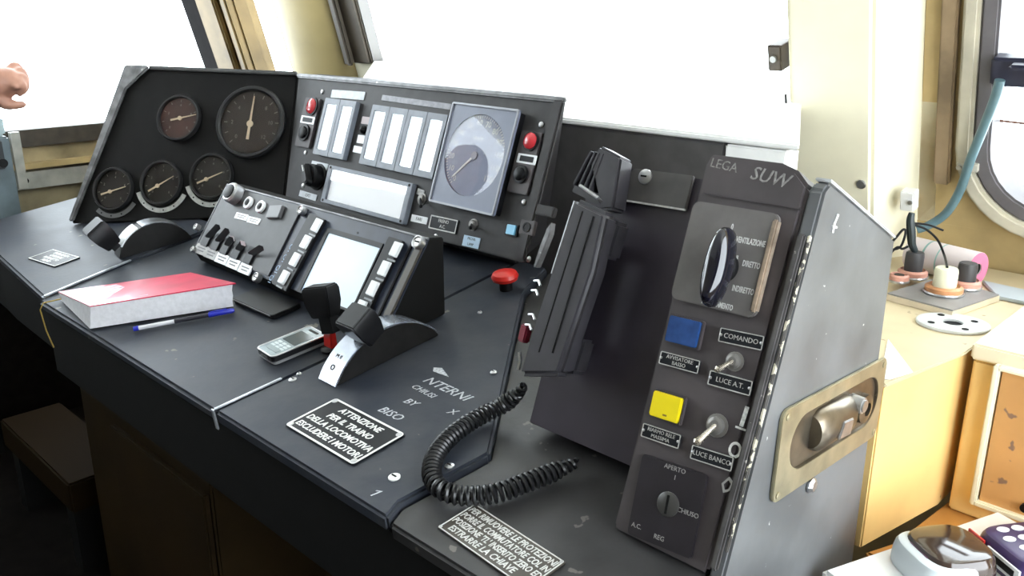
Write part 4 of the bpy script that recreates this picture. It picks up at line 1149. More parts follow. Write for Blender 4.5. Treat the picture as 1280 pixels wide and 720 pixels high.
# top flap with screw
f, w, hh = RC.quad((787, 209), (868, 222), (861, 266), (776, 250))
c = Mi2 @ f.m()
fl = MB().prism([(-w / 2 + 0.012, hh / 2), (-w / 2, hh / 2 - 0.012), (-w / 2, -hh / 2), (w / 2, -hh / 2), (w / 2, hh / 2)][::-1], 0.0006, 0.006).build('flap', mat('flap_grey', (0.075, 0.07, 0.07), 0.45, var=0.15), tel, M=c, bevel=0.001)
a = f.uv(807, 221, 0.006)
MB().lathe([(0.009, 0.0061), (0.009, 0.008), (0.005, 0.010), (0, 0.010)], 20, Matrix.Translation((a[0], a[1], 0))).build('screw', STEEL, fl)
MB().box(a[0], a[1], 0.0101, 0.008, 0.002, 0.0012).build('slot', BLACKM, fl)
b = MB(); b.box(0, -hh / 2 + 0.0008, 0.0055, w, 0.002, 0.003); b.box(-w / 2 + 0.0008, -0.008, 0.0055, 0.002, hh - 0.02, 0.003); b.build('bright_edge', SILVER, fl)
# cradle
HH = 0.075
cr = thing('handset_cradle', 'black finned handset cradle hooked on the left of the telephone panel', 'cradle', RC.m())
ca = [RC.uv(*p, 0.035) for p in ((722, 236), (749, 181), (776, 196), (766, 262), (752, 262))]
b = MB(); b.prism([ca[2], ca[1], ((ca[1][0] * 0.55 + ca[0][0] * 0.45), (ca[1][1] * 0.55 + ca[0][1] * 0.45)), ca[4], ca[3]], 0.0075, 0.035); b.build('hook', CHAR, cr, bevel=0.003)
for k in range(4):
    x = 720 + k * 6.5; dx = 22
    p = RC.uv(x, 232 + k * 2.2, 0.03); q = RC.uv(x + dx - k * 1.5, 190 + k * 1.0, 0.03)
    n = V((q[1] - p[1], -(q[0] - p[0]), 0)).normalized() * 0.0014
    b = MB(); b.prism([(p[0] - n.x, p[1] - n.y), (p[0] + n.x, p[1] + n.y), (q[0] + n.x, q[1] + n.y), (q[0] - n.x, q[1] - n.y)], 0.012, 0.036); b.build('fin', CHAR, cr, bevel=0.0006)
b = MB(); p = RC.uv(718, 240, 0.01); q = RC.uv(760, 262, 0.01)
b.prism([(p[0] - 0.003, p[1]), (q[0], q[1]), (q[0] + 0.004, q[1] + 0.04), (p[0] + 0.01, p[1] + 0.045)], 0.0075, 0.0125); b.build('back_plate', CHAR, cr, bevel=0.001)
b = MB(); b.tube([(*RC.uv(725, 232, 0.05), 0.05), (*RC.uv(737, 240, 0.05), 0.05), (*RC.uv(747, 247, 0.05), 0.05), (*RC.uv(751, 252, 0.04), 0.04)], 0.0022, 8); b.build('spring_wire', STEEL, cr)
lowc = [RC.uv(*p, 0.012) for p in ((742, 300), (757, 300), (722, 430), (705, 430))]
b = MB(); b.prism([lowc[0], lowc[1], lowc[2], lowc[3]], 0.0012, 0.022); b.build('side_bracket', BLACK, cr, bevel=0.001)
for (x, y) in ((727, 377), (720, 387), (711, 405), (708, 414)):
    p = RC.uv(x, y, 0.024); b = MB(); b.box(p[0], p[1], 0.0235, 0.012, 0.0025, 0.002); b.build('clip', STEEL, cr)

# handset
hs = thing('telephone_handset', 'long black telephone handset hanging on edge in the cradle', 'handset', RC.m())
hq = [RC.uv(*p, HH) for p in ((717, 246), (758, 266), (742, 340), (698, 470), (646, 470), (668, 395))]
def hsec(z):
    s = 1.0
    return [(p[0], p[1]) for p in hq]
out = [hq[0], hq[1], hq[2], hq[3], hq[4], hq[5]]
b = MB(); b.prism(out[::-1], 0.048, HH); b.build('body', CHAR, hs, bevel=0.006, seg=3)
# ear and mouth caps reaching back to the panel
def mixp(a, b_, t):
    return (a[0] * (1 - t) + b_[0] * t, a[1] * (1 - t) + b_[1] * t)
tl, trr, br, bl = hq[0], hq[1], hq[3], hq[4]
b = MB(); b.prism([mixp(tl, bl, 0.03), mixp(tl, bl, 0.26), mixp(trr, br, 0.26), mixp(trr, br, 0.03)], 0.0225, 0.0485); b.build('earpiece', CHAR, hs, bevel=0.004)
b = MB(); b.prism([mixp(tl, bl, 0.76), mixp(tl, bl, 0.98), mixp(trr, br, 0.98), mixp(trr, br, 0.76)], 0.0225, 0.0485); b.build('mouthpiece', CHAR, hs, bevel=0.004)
for t, wd_ in ((0.36, 0.0022), (0.70, 0.003)):
    p = mixp(mixp(tl, trr, t), mixp(bl, br, t), 0.05); q = mixp(mixp(tl, trr, t), mixp(bl, br, t), 0.86)
    b = MB(); b.tube([(p[0], p[1], HH - 0.0004), (q[0], q[1], HH - 0.0004)], wd_ * 0.6, 6); b.build('ridge', BLACK, hs)
b = MB(); p = mixp(tl, bl, 0.02); q = mixp(tl, bl, 0.42)
b.tube([(p[0] + 0.003, p[1], HH - 0.004), (q[0] + 0.003, q[1], HH - 0.004)], 0.0035, 8); b.build('rim_highlight', EDGE, hs)  # pale tube stands in for the highlight along the handset rim
for (x, y) in ((671, 352), (668, 364), (664, 394), (660, 407)):
    p = RC.uv(x, y, 0.06); b = MB(); b.tube([(p[0] - 0.004, p[1], 0.06), (p[0] + 0.006, p[1] + 0.002, 0.064), (p[0] + 0.012, p[1] - 0.003, 0.066)], 0.0016, 6); b.build('wire_clip', STEEL, hs)
p = RC.uv(655, 416, 0.055); b = MB(); b.box(p[0] + 0.003, p[1], 0.056, 0.012, 0.022, 0.012); b.build('press_switch', mat('switch_dark_red', (0.2, 0.01, 0.03), 0.4), hs, bevel=0.002)
b = MB(); p = RC.uv(650, 440, 0.055); q = RC.uv(650, 462, 0.055); b.tube([(p[0] + 0.002, p[1], 0.058), (q[0], (p[1] + q[1]) / 2, 0.058), (q[0], q[1], 0.058)], 0.0025, 6); b.build('edge_trim', STEEL, hs)
# pale metal tab left of the handset
tp = [RC.uv(*p, 0.0) for p in ((690, 279), (686, 300), (676, 318), (668, 334), (672, 318), (680, 296))]
tb = thing('metal_tab', 'narrow curved pale metal tab between console and handset', 'tab', UP.m())
tp = [UP.uv(*p, 0.012) for p in ((690, 278), (688, 292), (680, 312), (671, 334), (667, 334), (676, 306), (684, 286))]
b = MB(); b.prism(tp[::-1], 0.0009, 0.014); b.build('tab', EDGE, tb, bevel=0.001)
a = UP.uv(683, 264, 0.012); b = MB(); b.box(a[0], a[1], 0.012, 0.04, 0.018, 0.012); b.build('bracket', PANEL, tb, bevel=0.002)

# coiled cord
cp = []
for (x, y, h) in ((655, 482, 0.05), (645, 494, 0.034), (625, 508, 0.018), (592, 525, 0.0145), (563, 546, 0.0145), (544, 570, 0.0145), (540, 595, 0.0145), (554, 613, 0.0115), (583, 620, 0.0065), (621, 616, 0.006), (658, 603, 0.006), (692, 590, 0.006), (722, 578, 0.007)):
    u, v = DK.uv(x, y, h); cp.append(DK.pt(u, v, h))
cu = bpy.data.curves.new('c', 'CURVE'); cu.dimensions = '3D'
def catmull(P, n):
    o = []
    for i in range(len(P) - 1):
        p0_, p1_, p2_, p3_ = P[max(i - 1, 0)], P[i], P[i + 1], P[min(i + 2, len(P) - 1)]
        for k in range(n):
            t = k / n
            o.append(0.5 * ((2 * p1_) + (p2_ - p0_) * t + (2 * p0_ - 5 * p1_ + 4 * p2_ - p3_) * t * t + (3 * p1_ - p0_ - 3 * p2_ + p3_) * t ** 3))
    o.append(P[-1]); return o
bpy.data.curves.remove(cu)
path = catmull(cp, 40)
ln = [0]
for a, b_ in zip(path, path[1:]):
    ln.append(ln[-1] + (b_ - a).length)
LEN = ln[-1]; pitch = 0.0072; turns = int(LEN / pitch); SEG = 12; CR = 0.0095
hel = []; j = 0; a_ = None
for i in range(turns * SEG + 1):
    s_ = LEN * i / (turns * SEG)
    while j < len(ln) - 2 and ln[j + 1] < s_:
        j += 1
    t = (s_ - ln[j]) / max(1e-9, ln[j + 1] - ln[j]); p = path[j].lerp(path[j + 1], t)
    d = (path[j + 1] - path[j]).normalized()
    a_ = d.orthogonal().normalized() if a_ is None else (a_ - d * a_.dot(d)).normalized()
    c_ = d.cross(a_); an = 2 * pi * i / SEG
    r_ = CR * min(1, 0.35 + 8 * s_ / LEN, 0.35 + 8 * (LEN - s_) / LEN)
    hel.append(p + (a_ * cos(an) + c_ * sin(an)) * r_)
b = MB(); b.tube(hel, 0.0027, 6)
cord = tag(b.build('coiled_cord', mat('cord_black', (0.010, 0.010, 0.011), 0.28, var=0.1)), 'thick black coiled telephone cord looping across the worktop', 'cord')

# ------------------------------------------------------------------ switch box
bq = {k: BX.uv(*p) for k, p in dict(tl=(874, 189), bl=(765, 655)).items()}
bl_ = BX.uv(765, 655)[0]; br_ = XR - BX.o.x
btop = BX.uv(880, 190)[1]
box = thing('switch_box', 'tall dark metal switch box with worn grey side at the right end of the desk', 'switch box', BX.m())
Mb = BX.m().inverted()
xl, xr = BX.pt(bl_, 0).x, XR
pz = BX.pt(0, btop)
bkp = SD.at(1118, 300); bkb = SD.at(1098, 470)
fb = BX.pt(0, 0.0); zb0 = zdk(fb) - 0.006
zbk = zdk(V((0, bkb.y + 0.006, 0))) - 0.0065
zb0 = zdk(fb) - 0.0065
def prf_(dz):
    return [(fb.y, zb0), (pz.y - dz * math.tan(radians(20)), pz.z - dz), (bkp.y, min(bkp.z, pz.z - dz - 0.01)), (bkb.y + 0.006, zbk)]
b = MB(); b.loft([[V((x, p[0], p[1])) for p in prf_(dz)] for x, dz in ((xl, 0.006), (xl + 0.006, 0.0), (xr - 0.05, 0.0), (xr - 0.032, 0.005), (xr - 0.0165, 0.018))])
b.build('front_body', BOXP, box, M=Mb, bevel=0.004)
# right side sheet with rounded upper front corner, reaching down to the floor
prf2 = [(fb.y - 0.0 + 0.002, zb0), (BX.pt(0, btop - 0.03).y, BX.pt(0, btop - 0.03).z - 0.0)]
pc1 = BX.pt(0, btop - 0.022)
top2 = SD.at(1034, 236)
prof_s = [(fb.y - 0.005, zb0 - 0.02), (pc1.y + 0.001, pc1.z), (pc1.y + 0.012, pc1.z + 0.006), (bkp.y + 0.002, bkp.z + 0.0005), (bkb.y + 0.008, 0.002), (fb.y - 0.02, 0.002)]
b = MB(); b.loft([[V((x, p[0], p[1])) for p in prof_s] for x in (xr - 0.0158, xr)])
side = b.build('side_sheet', BOXS, box, M=Mb, bevel=0.003)
b = MB(); e0_, e1_ = V((xr - 0.008, pc1.y + 0.012, pc1.z + 0.0068)), V((xr - 0.008, bkp.y + 0.002, bkp.z + 0.0013))
b.hexa([e0_ + V((dx, 0, dz)) if w_ == 0 else e1_ + V((dx, 0, dz)) for dz in (0, 0.003) for w_, dx in ((0, -0.008), (0, 0.009), (1, 0.009), (1, -0.008))])
b.build('edge_highlight', mat('highlight_pale', (0.55, 0.56, 0.56), 0.35, var=0.15, scale=60), box, M=Mb, bevel=0.001)  # pale strip added for the light caught along the top edge
# worn rim between front and side
b = MB()
q0_, q1_ = BX.uv(1014, 246, 0.004), BX.uv(893, 716, 0.004)
ue = br_ - 0.0085
b.box(ue, btop / 2 - 0.03, 0.003, 0.008, btop - 0.07, 0.006)
b.build('rim', mat('rim_worn', (0.12, 0.115, 0.115), 0.35, metal=0.4, var=0.3, scale=30, chips=(0.5, 0.48, 0.44), chip_scale=90, chip_amt=0.03), box, bevel=0.002)
b = MB(); b.box((bl_ + ue) / 2, btop - 0.042, 0.0012, ue - bl_ - 0.016, 0.003, 0.0024); b.build('front_crease', BOXP, box, bevel=0.001)
b = MB()
b.box(br_ - 0.002, btop / 2 - 0.02, 0.0005, 0.004, btop - 0.09, 0.003)
b.build('chipped_edge', mat('chipped_edge', (0.10, 0.095, 0.09), 0.5, var=0.3, chips=(0.72, 0.68, 0.55), chip_scale=85, chip_amt=0.19), box, bevel=0.001)
WHM = mat('paint_marks', (0.62, 0.62, 0.6), 0.6, var=0.3, scale=200)
GRM = mat('pencil_marks', (0.22, 0.21, 0.2), 0.6, var=0.4, scale=250)
a = BX.uv(905, 207); b = MB(); b.text('LEGA', 0.0135, a[0], a[1], 0.0002, 0.0002, rot=-0.08); b.build('pencil_writing', GRM, box, smooth=0)
a = BX.uv(962, 222); b = MB(); b.text('SUW', 0.019, a[0], a[1], 0.0002, 0.0002, rot=-0.1, fat=0.0001, shear=0.2); b.build('scratched_writing', mat('scratch_grey', (0.26, 0.25, 0.24), 0.6, var=0.3, scale=250), box, smooth=0)
a = BX.uv(930, 522); b = MB(); b.text('1', 0.027, a[0], a[1], 0.0002, 0.0002, rot=-0.05, fat=0.0008); b.box(a[0], a[1] - 0.011, 0.0004, 0.012, 0.002, 0.0004); b.build('painted_mark', WHM, box, smooth=0)
a = BX.uv(919, 562.5); b = MB(); b.frame(circ(0.0068, 20, a[0], a[1], 0.008), circ(0.0042, 20, a[0], a[1], 0.0052), 0.0002, 0.0006); b.build('painted_mark', WHM, box, smooth=0)
a = BX.uv(909, 607); b = MB(); b.frame([(a[0] + p[0], a[1] + p[1]) for p in ((0.006, 0.005), (0, 0.009), (-0.006, 0), (-0.002, -0.008), (0.004, -0.004))], [(a[0] + p[0] * 0.6, a[1] + p[1] * 0.6) for p in ((0.006, 0.005), (0, 0.009), (-0.006, 0), (-0.002, -0.008), (0.004, -0.004))], 0.0002, 0.0006); b.build('painted_mark', mat('mark_grey', (0.35, 0.34, 0.33), 0.6), box, smooth=0)
# white tick and chips on the side
b = MB(); a = SD.uv(1043, 280)
b.tube([(a[0] - 0.004, a[1] - 0.008, 0.0006), (a[0] - 0.002, a[1] + 0.001, 0.0006), (a[0] + 0.004, a[1] + 0.009, 0.0006)], 0.0016, 6); b.tube([(a[0] - 0.006, a[1] - 0.001, 0.0006), (a[0] + 0.004, a[1] - 0.004, 0.0006)], 0.0014, 6)
b.build('painted_mark', WHM, side, M=SD.m(), smooth=0)

# ventilation switch
q = ((866, 250), (977, 268), (942, 399), (839, 372))
f, w, hh = BX.quad(*q, 0.006)
vs = thing('ventilation_switch', 'grey VENTILAZIONE plate with large black oval knob at the top of the box', 'switch', f.m(0, 0, -0.0054))
VP = mat('vent_plate', (0.14, 0.13, 0.125), 0.42, var=0.1, scale=40)
MB().prism(rrect(w, hh, 0.008), 0, 0.006).build('plate', VP, vs, bevel=0.001)
b = MB(); b.box(w / 2 - 0.0025, 0, 0.004, 0.006, hh - 0.012, 0.009); b.build('worn_edge', mat('brass_edge', (0.42, 0.33, 0.25), 0.4, metal=0.4, var=0.3, scale=60), vs, bevel=0.0015)
b = MB()
def vt_(t, x, y, s, al='CENTER'):
    a = f.uv(x, y, 0.006); b.text(t, s, a[0], a[1], 0.0061, 0.0002, align=al, sx=0.56, fat=0.0002)
vt_('0', 912, 283, 0.009); vt_('VENTILAZIONE', 917, 298, 0.0082, 'LEFT'); vt_('DIRETTO', 925, 328, 0.0082, 'LEFT'); vt_('INDIRETTO', 912, 359, 0.0082, 'LEFT'); vt_('RISCALDAMENTO', 893, 380, 0.0078)
for (x, y) in ((918, 322),):
    a = f.uv(x, y, 0.006); b.box(a[0], a[1], 0.0062, 0.002, 0.006, 0.0004)
b.build('lettering', SILVER, vs, smooth=0)
a = f.uv(893, 330, 0.02)
MB().lathe([(0.016, 0.0061), (0.016, 0.012), (0.014, 0.0135), (0, 0.0135)], 28, Matrix.Translation((a[0], a[1], 0))).build('knob_base', BLACK, vs)
a = f.uv(891, 332, 0.032)
b = MB(); rings = []
for z, s in ((0.0136, 0.75), (0.018, 0.95), (0.026, 1.0), (0.034, 0.93), (0.040, 0.72), (0.0425, 0.4)):
    rings.append([V((a[0] + 0.0122 * s * cos(t), a[1] + 0.040 * (0.5 + 0.5 * s) * sin(t), z)) for t in [2 * pi * k / 32 for k in range(32)]])
b.loft(rings); b.build('knob', mat('knob_gloss', (0.006, 0.006, 0.012), 0.12, coat=0.6), vs)
# square push buttons
for q, m, lab in ((((839, 394), (877, 403), (870, 436), (832, 425)), BLUEB, 'square blue push button under the ventilation switch'), (((819, 488), (854, 498), (847.5, 530), (811.5, 518)), YELB, 'square yellow push button halfway down the switch box')):
    f, w, hh = BX.quad(*q, 0.006)
    th = thing('push_button', lab, 'button', f.m(0, 0, -0.0055))
    MB().frame(rrect(w * 1.14, hh * 1.12, 0.002, 3), rrect(w * 1.01, hh * 1.01, 0.0015, 3), 0, 0.005).build('bezel', BOXP, th, bevel=0.0008)
    MB().prism(rrect(w, hh, 0.002, 3), 0.0005, 0.008).build('cap', m, th, bevel=0.0012)
    if m is YELB:
        b = MB(); b.box(w * 0.05, -hh * 0.33, 0.0081, w * 0.14, hh * 0.07, 0.0003); b.build('smudge', mat('smudge_brown', (0.25, 0.16, 0.02), 0.6), th, smooth=0)
# label plates
for q, lab, ln_ in (
        (((828, 437), (877, 452.5), (874, 469), (825, 453.5)), 'silver-edged label plate under the blue button', ('AVVISATORE', 'BASSO')),
        (((902, 407.6), (957, 422), (954, 440.6), (899.5, 425.6)), 'highest label plate on the box, right of the blue button', ('COMANDO',)),
        (((889, 461), (943, 478), (939, 497), (886, 479.5)), 'label plate under the upper toggle switch of the box', ('LUCE A.T.',)),
        (((806, 527), (853, 545), (850, 562.5), (802.5, 544.5)), 'label plate under the yellow button', ('RIARMO RELE', 'MASSIMA')),
        (((867, 554), (919, 573), (916, 591), (864, 572)), 'label plate under the lower toggle switch of the box', ('LUCE BANCO',))):
    plate(BX, q, 'label_plate', lab, 'label', ln_, group='label plates on the switch box', border=0.07, tsize=0.0055 if len(ln_) > 1 else 0.007, ink=mat('plate_ink', (0.42, 0.41, 0.39), 0.45, var=0.15, scale=150))
TIP = mat('toggle_brass', (0.62, 0.56, 0.48), 0.25, metal=0.9)
toggle(BX, 919, 452, 897, 462, 0.0072, 'upper metal toggle switch of the switch box', TIP, 'metal toggles on the switch box', 0.0038)
toggle(BX, 897, 532, 871, 553, 0.0088, 'lower and larger metal toggle switch marked 1 and 0', TIP, 'metal toggles on the switch box', 0.0045)
# key switch
q = ((806, 566), (887, 595), (866, 697), (785, 668))
f, w, hh = BX.quad(*q)
ks = thing('key_switch', 'dark square key switch plate at the bottom of the switch box', 'switch', f.m(0, 0, 0.0005))
MB().prism(rrect(w, hh, 0.004), 0, 0.003).build('plate', mat('key_plate', (0.016, 0.013, 0.017), 0.4, var=0.15), ks, bevel=0.0006)
a = f.uv(838, 630)
kd = MB().lathe([(0.0125, 0.0031), (0.0125, 0.005), (0.011, 0.006), (0, 0.006)], 28, Matrix.Translation((a[0], a[1], 0))).build('key_barrel', mat('barrel_grey', (0.07, 0.068, 0.065), 0.35, metal=0.4), ks)
b = MB(); b.box(a[0], a[1], 0.0062, 0.0025, 0.019, 0.0006); b.build('key_slot', BLACKM, kd)
b = MB()
for t, x, y in (('APERTO', 846, 586), ('1', 846, 597), ('CHIUSO', 862, 641), ('REG', 826, 672), ('A.C.', 798, 657)):
    c = f.uv(x, y); b.text(t, 0.0068, c[0], c[1], 0.0031, 0.0002)
b.build('lettering', mat('ink_dim', (0.3, 0.29, 0.28), 0.5), ks, smooth=0)

# recessed handle plate on the box side
q = ((979, 503), (1104, 457), (1094, 556), (967, 614))
f, w, hh = SD.quad(*q, 0.003)
hp = thing('recessed_handle', 'brass-coloured plate with rounded recess and bolt in the side of the switch box', 'handle plate', f.m(0, 0, -0.0026))
BR = mat('brass_dull', (0.42, 0.38, 0.26), 0.38, metal=0.75, var=0.2, scale=25)
so = 0.36 * hh * 0.86
SW, SHh = w * 0.84, hh * 0.60
b = MB(); b.frame(rrect(w, hh, 0.012, 10), rrect(SW, SHh, SHh / 2 - 0.0001, 10, w * 0.02, 0.004), 0, 0.004); b.build('plate', BR, hp, bevel=0.0008)
# recessed cup: shallow dished shape standing in the opening
cupm = mat('cup_shaded_metal', (0.2, 0.17, 0.13), 0.3, metal=0.85, var=0.25, scale=30)  # dark tone painted in as the shade of a deeper recess
b = MB()
rings = []
for s, z in ((1.0, 0.0038), (0.985, 0.0005), (0.9, 0.0003), (0.6, 0.0002)):
    rings.append([V((w * 0.02 + p[0] * (1 if s > 0.9 else (SW - SHh + SHh * s) / SW), 0.004 + p[1] * s, z)) for p in rrect(SW, SHh, SHh / 2 - 0.0001, 10)])
b.loft(rings[::-1], caps=False)
b.prism([(w * 0.02 + p[0] * 0.98, 0.004 + p[1] * 0.98) for p in rrect(SW, SHh, SHh / 2 - 0.0001, 10)], 0.0, 0.0008)
cup = b.build('cup', cupm, hp)
b = MB(); b.lathe([(0.0, -0.048), (0.018, -0.046), (0.024, -0.036), (0.024, 0.030), (0.02, 0.038), (0, 0.04)], 24, Matrix.Translation((-0.006, 0.006, 0.0)) @ Matrix.Scale(0.75, 4, (0, 0, 1)) @ Matrix.Rotation(pi / 2, 4, 'Y'))
bmesh.ops.bisect_plane(b.bm, geom=b.bm.verts[:] + b.bm.edges[:] + b.bm.faces[:], plane_co=(0, 0, 0.0009), plane_no=(0, 0, 1), clear_inner=True)
b.build('catch_barrel', cupm, hp)
b = MB(); b.cyl((0.036, 0.017, 0.001), (0.036, 0.017, 0.020), 0.0105, 0.009, 20); b.build('bolt', STEEL, hp, bevel=0.002)
b = MB(); b.lathe([(0.0175, 0.001), (0.0175, 0.008), (0.008, 0.010), (0.008, 0.006), (0, 0.006)], 24, Matrix.Translation((0.072, 0.000, 0))); e_ = b.build('eye', cupm, hp)
b = MB(); b.cyl((0.072, 0, 0.0062), (0.072, 0, 0.0068), 0.0075); b.build('eye_hole', BLACKM, e_)
b = MB(); b.prism([(-0.02, -0.006), (0.008, -0.008), (0.012, 0.010), (-0.012, 0.012)], 0.016, 0.0195); b.build('tongue', STEEL, hp, bevel=0.001)
for sx_ in (-1, 1):
    for sy_ in (-1, 1):
        MB().lathe([(0.004, 0.0041), (0.004, 0.005), (0, 0.006)], 12, Matrix.Translation((sx_ * w * 0.46, sy_ * hh * 0.42, 0))).build('screw', BR, hp)
a = SD.uv(1016, 607, 0.004)
b = MB(); b.lathe([(0.009, 0.0005), (0.009, 0.003), (0.006, 0.006), (0, 0.006)], 8, Matrix.Translation((a[0], a[1], 0.0)))
b.build('screw', STEEL, side, M=SD.m(0, 0, 0.0005), smooth=0)

# dark coaming and white shelf under the windscreen
CY = 1.25
c0_ = Fr((0, CY, 1), (1, 0, 0), (0, 0, 1)).at(820, 169)
XCO = Fr((0, CY, 1), (1, 0, 0), (0, 0, 1)).at(905, 184).x
struct(MB().box((XCO + 0.001 - 0.64) / 2, CY + 0.02, (c0_.z + ZC) / 2 + 0.001, -0.64 - XCO - 0.002, 0.04, c0_.z - ZC - 0.004).build('trim_white_panel', WHITE, bevel=0.003))
co = struct(MB().box((-1.78 + XCO) / 2, CY + 0.02, (c0_.z + 0.66) / 2, XCO + 1.78, 0.04, c0_.z - 0.66).build('trim_coaming', mat('coaming_paint', (0.06, 0.056, 0.055), 0.55, var=0.15), bevel=0.003))
sA = FW.pt(0, SILL - 0.004)
x_l, x_r = FW.pt(UW0, 0).x + 0.01, XR - 0.03
b = MB(); y1_, z1_ = sA.y - 0.01, sA.z
b.hexa([(-1.76, CY - 0.003, c0_.z + 0.001), (-0.62, CY - 0.003, c0_.z + 0.001), (FW.pt(UW1, 0).x + 0.02, y1_, z1_), (x_l, y1_, z1_), (-1.76, CY - 0.003, c0_.z + 0.012), (-0.62, CY - 0.003, c0_.z + 0.012), (FW.pt(UW1, 0).x + 0.02, y1_, z1_ + 0.012), (x_l, y1_, z1_ + 0.012)])
struct(b.build('trim_windscreen_shelf', WHITE, bevel=0.003))
# dark block and thin cable at the windscreen's right edge
a = FW.uv(970, 72, 0.02)
wk = thing('wiper_knob', 'small brown-grey block at the right edge of the windscreen', 'knob', FW.m(a[0], a[1], -0.0235))
MB().prism(rrect(0.028, 0.048, 0.003), 0.0005, 0.05).build('body', mat('block_brown', (0.10, 0.08, 0.065), 0.5), wk, bevel=0.003)
MB().cyl((0, 0, 0.0505), (0, 0, 0.056), 0.006).build('spindle', STEEL, wk)
cpts = [FW.pt(*FW.uv(x, y, 0.105), 0.105) for x, y in ((982, 118), (983, 135), (986, 152), (991, 166), (994, 188))]
tag(MB().tube(cpts, 0.0018, 6).build('thin_cable', BLACK), 'thin dark cable down the left edge of the white post', 'cable')

# ------------------------------------------------------------------ counter and cabinets at the right
def cu_(x, y, h=0.0):
    return CT.uv(x, y, h)


cA, cB = cu_(1106, 480), cu_(1208, 440)
dr = V((cB[0] - cA[0], cB[1] - cA[1], 0)).normalized()
cC = cu_(1280, 400)
yw = FW.o.y - 0.004
cnt = thing('side_counter', 'yellow laminate counter behind the switch box with a pale worn top', 'counter', Matrix.Translation((cA[0], cA[1], 0)))
Mc_ = Matrix.Translation((-cA[0], -cA[1], 0))
near = (cA[0] + 0.0015, cA[1] - 0.0)
poly = [near, (cB[0], cB[1]), (cB[0] + 0.004, yw), (-0.598, yw), (-0.598, cA[1])]
b = MB(); b.prism(poly, ZC - 0.005, ZC); b.build('top', COUNTER, cnt, M=Mc_, bevel=0.0015)
pin = [(near[0] - 0.004, near[1] + 0.003), (cB[0] - 0.004, cB[1]), (cB[0] - 0.001, yw - 0.002), (-0.596, yw - 0.002), (-0.596, cA[1] + 0.003)]
b = MB(); b.prism(pin, ZC - 0.232, ZC - 0.0055); b.build('carcass', YELLOW, cnt, M=Mc_, bevel=0.002)
ORG = mat('orange_plinth', (0.5, 0.24, 0.06), 0.45, var=0.2, scale=8)
pl_ = [(near[0] + 0.002, near[1] - 0.0), (near[0] + 0.09, near[1]), (cB[0] + 0.10, cB[1] - 0.015), (cB[0] + 0.3, cB[1] - 0.016), (cB[0] + 0.3, yw - 0.1), (-0.3, yw - 0.1), (-0.34, cA[1] + 0.05)]
b = MB(); b.prism(pl_, 0.0, ZC - 0.2325); b.build('plinth', ORG, cnt, M=Mc_, bevel=0.003)
# end cabinet, facing the camera
CYF = cB[1] + 0.002
EF = Fr((0, CYF, 0), (1, 0, 0), (0, 0, 1))
ec = thing('end_cabinet', 'orange-yellow cabinet with cream door trim at the right edge', 'cabinet', Matrix.Translation((cB[0], CYF, 0)))
Me = Matrix.Translation((-cB[0], -CYF, 0))
zb_ = ZC - 0.2315
xL = cB[0] + 0.009
b = MB(); b.box((xL + 0.15) / 2, CYF + 0.18, (ZC - 0.008 + zb_) / 2, 0.15 - xL, 0.36, ZC - 0.008 - zb_); b.build('carcass', YELLOW, ec, M=Me, bevel=0.003)
b = MB(); b.box((xL + 0.15) / 2, CYF + 0.18, ZC + 0.004, 0.15 - xL + 0.006, 0.37, 0.022); b.build('top', mat('pale_top', (0.75, 0.66, 0.48), 0.4, var=0.08, scale=10), ec, M=Me, bevel=0.003)
t0, t1 = EF.uv(1245, 452), EF.uv(1217, 625)
tx = (t0[0] + t1[0]) / 2
b = MB(); b.box(tx + 0.004, CYF - 0.008, (t0[1] + t1[1]) / 2, 0.008, 0.0155, t0[1] - t1[1]); b.box(tx + 0.1, CYF - 0.008, t1[1] + 0.004, 0.19, 0.0155, 0.008); b.box(tx + 0.1, CYF - 0.008, t0[1] - 0.003, 0.19, 0.0155, 0.006)
dtrim = b.build('door_trim', CREAM, ec, M=Me, bevel=0.002)
ORP = mat('door_orange', (0.62, 0.33, 0.12), 0.4, var=0.1, scale=10, chips=(0.25, 0.15, 0.1), chip_scale=30)
b = MB(); b.box(tx + 0.1, CYF - 0.005, (t0[1] + t1[1]) / 2, 0.18, 0.009, t0[1] - t1[1] - 0.012); b.build('door', ORP, ec, M=Me, bevel=0.001)
a = EF.uv(1279, 628); b = MB(); b.cyl((a[0] + 0.006, CYF - 0.0096, a[1]), (a[0] + 0.006, CYF - 0.016, a[1]), 0.006); b.build('door_stud', BLACK, ec, M=Me)

# base board with sockets
q = [cu_(x, y, 0.012) for (x, y) in ((1175, 345), (1250, 368), (1191, 388), (1108, 366))]
bd = thing('socket_board', 'grey board with pale edges carrying the connector sockets on the counter', 'board', CT.m((q[0][0] + q[2][0]) / 2, (q[0][1] + q[2][1]) / 2, 0.0006))
bc = ((q[0][0] + q[2][0]) / 2, (q[0][1] + q[2][1]) / 2)
loc_ = [(p[0] - bc[0], p[1] - bc[1]) for p in q]
MB().prism(loc_, 0, 0.009).build('underside', mat('board_wood', (0.6, 0.5, 0.36), 0.5, var=0.1), bd)
MB().prism([(p[0] * 0.985, p[1] * 0.985) for p in loc_], 0.0091, 0.0115).build('surface', mat('board_grey', (0.22, 0.21, 0.2), 0.4, var=0.1), bd, bevel=0.0005)
PINK = mat('washer_pink', (0.55, 0.27, 0.2), 0.5, var=0.2, scale=40)
PINK2 = mat('washer_orange', (0.5, 0.23, 0.1), 0.5, var=0.25, scale=40)
ZB = 0.0125


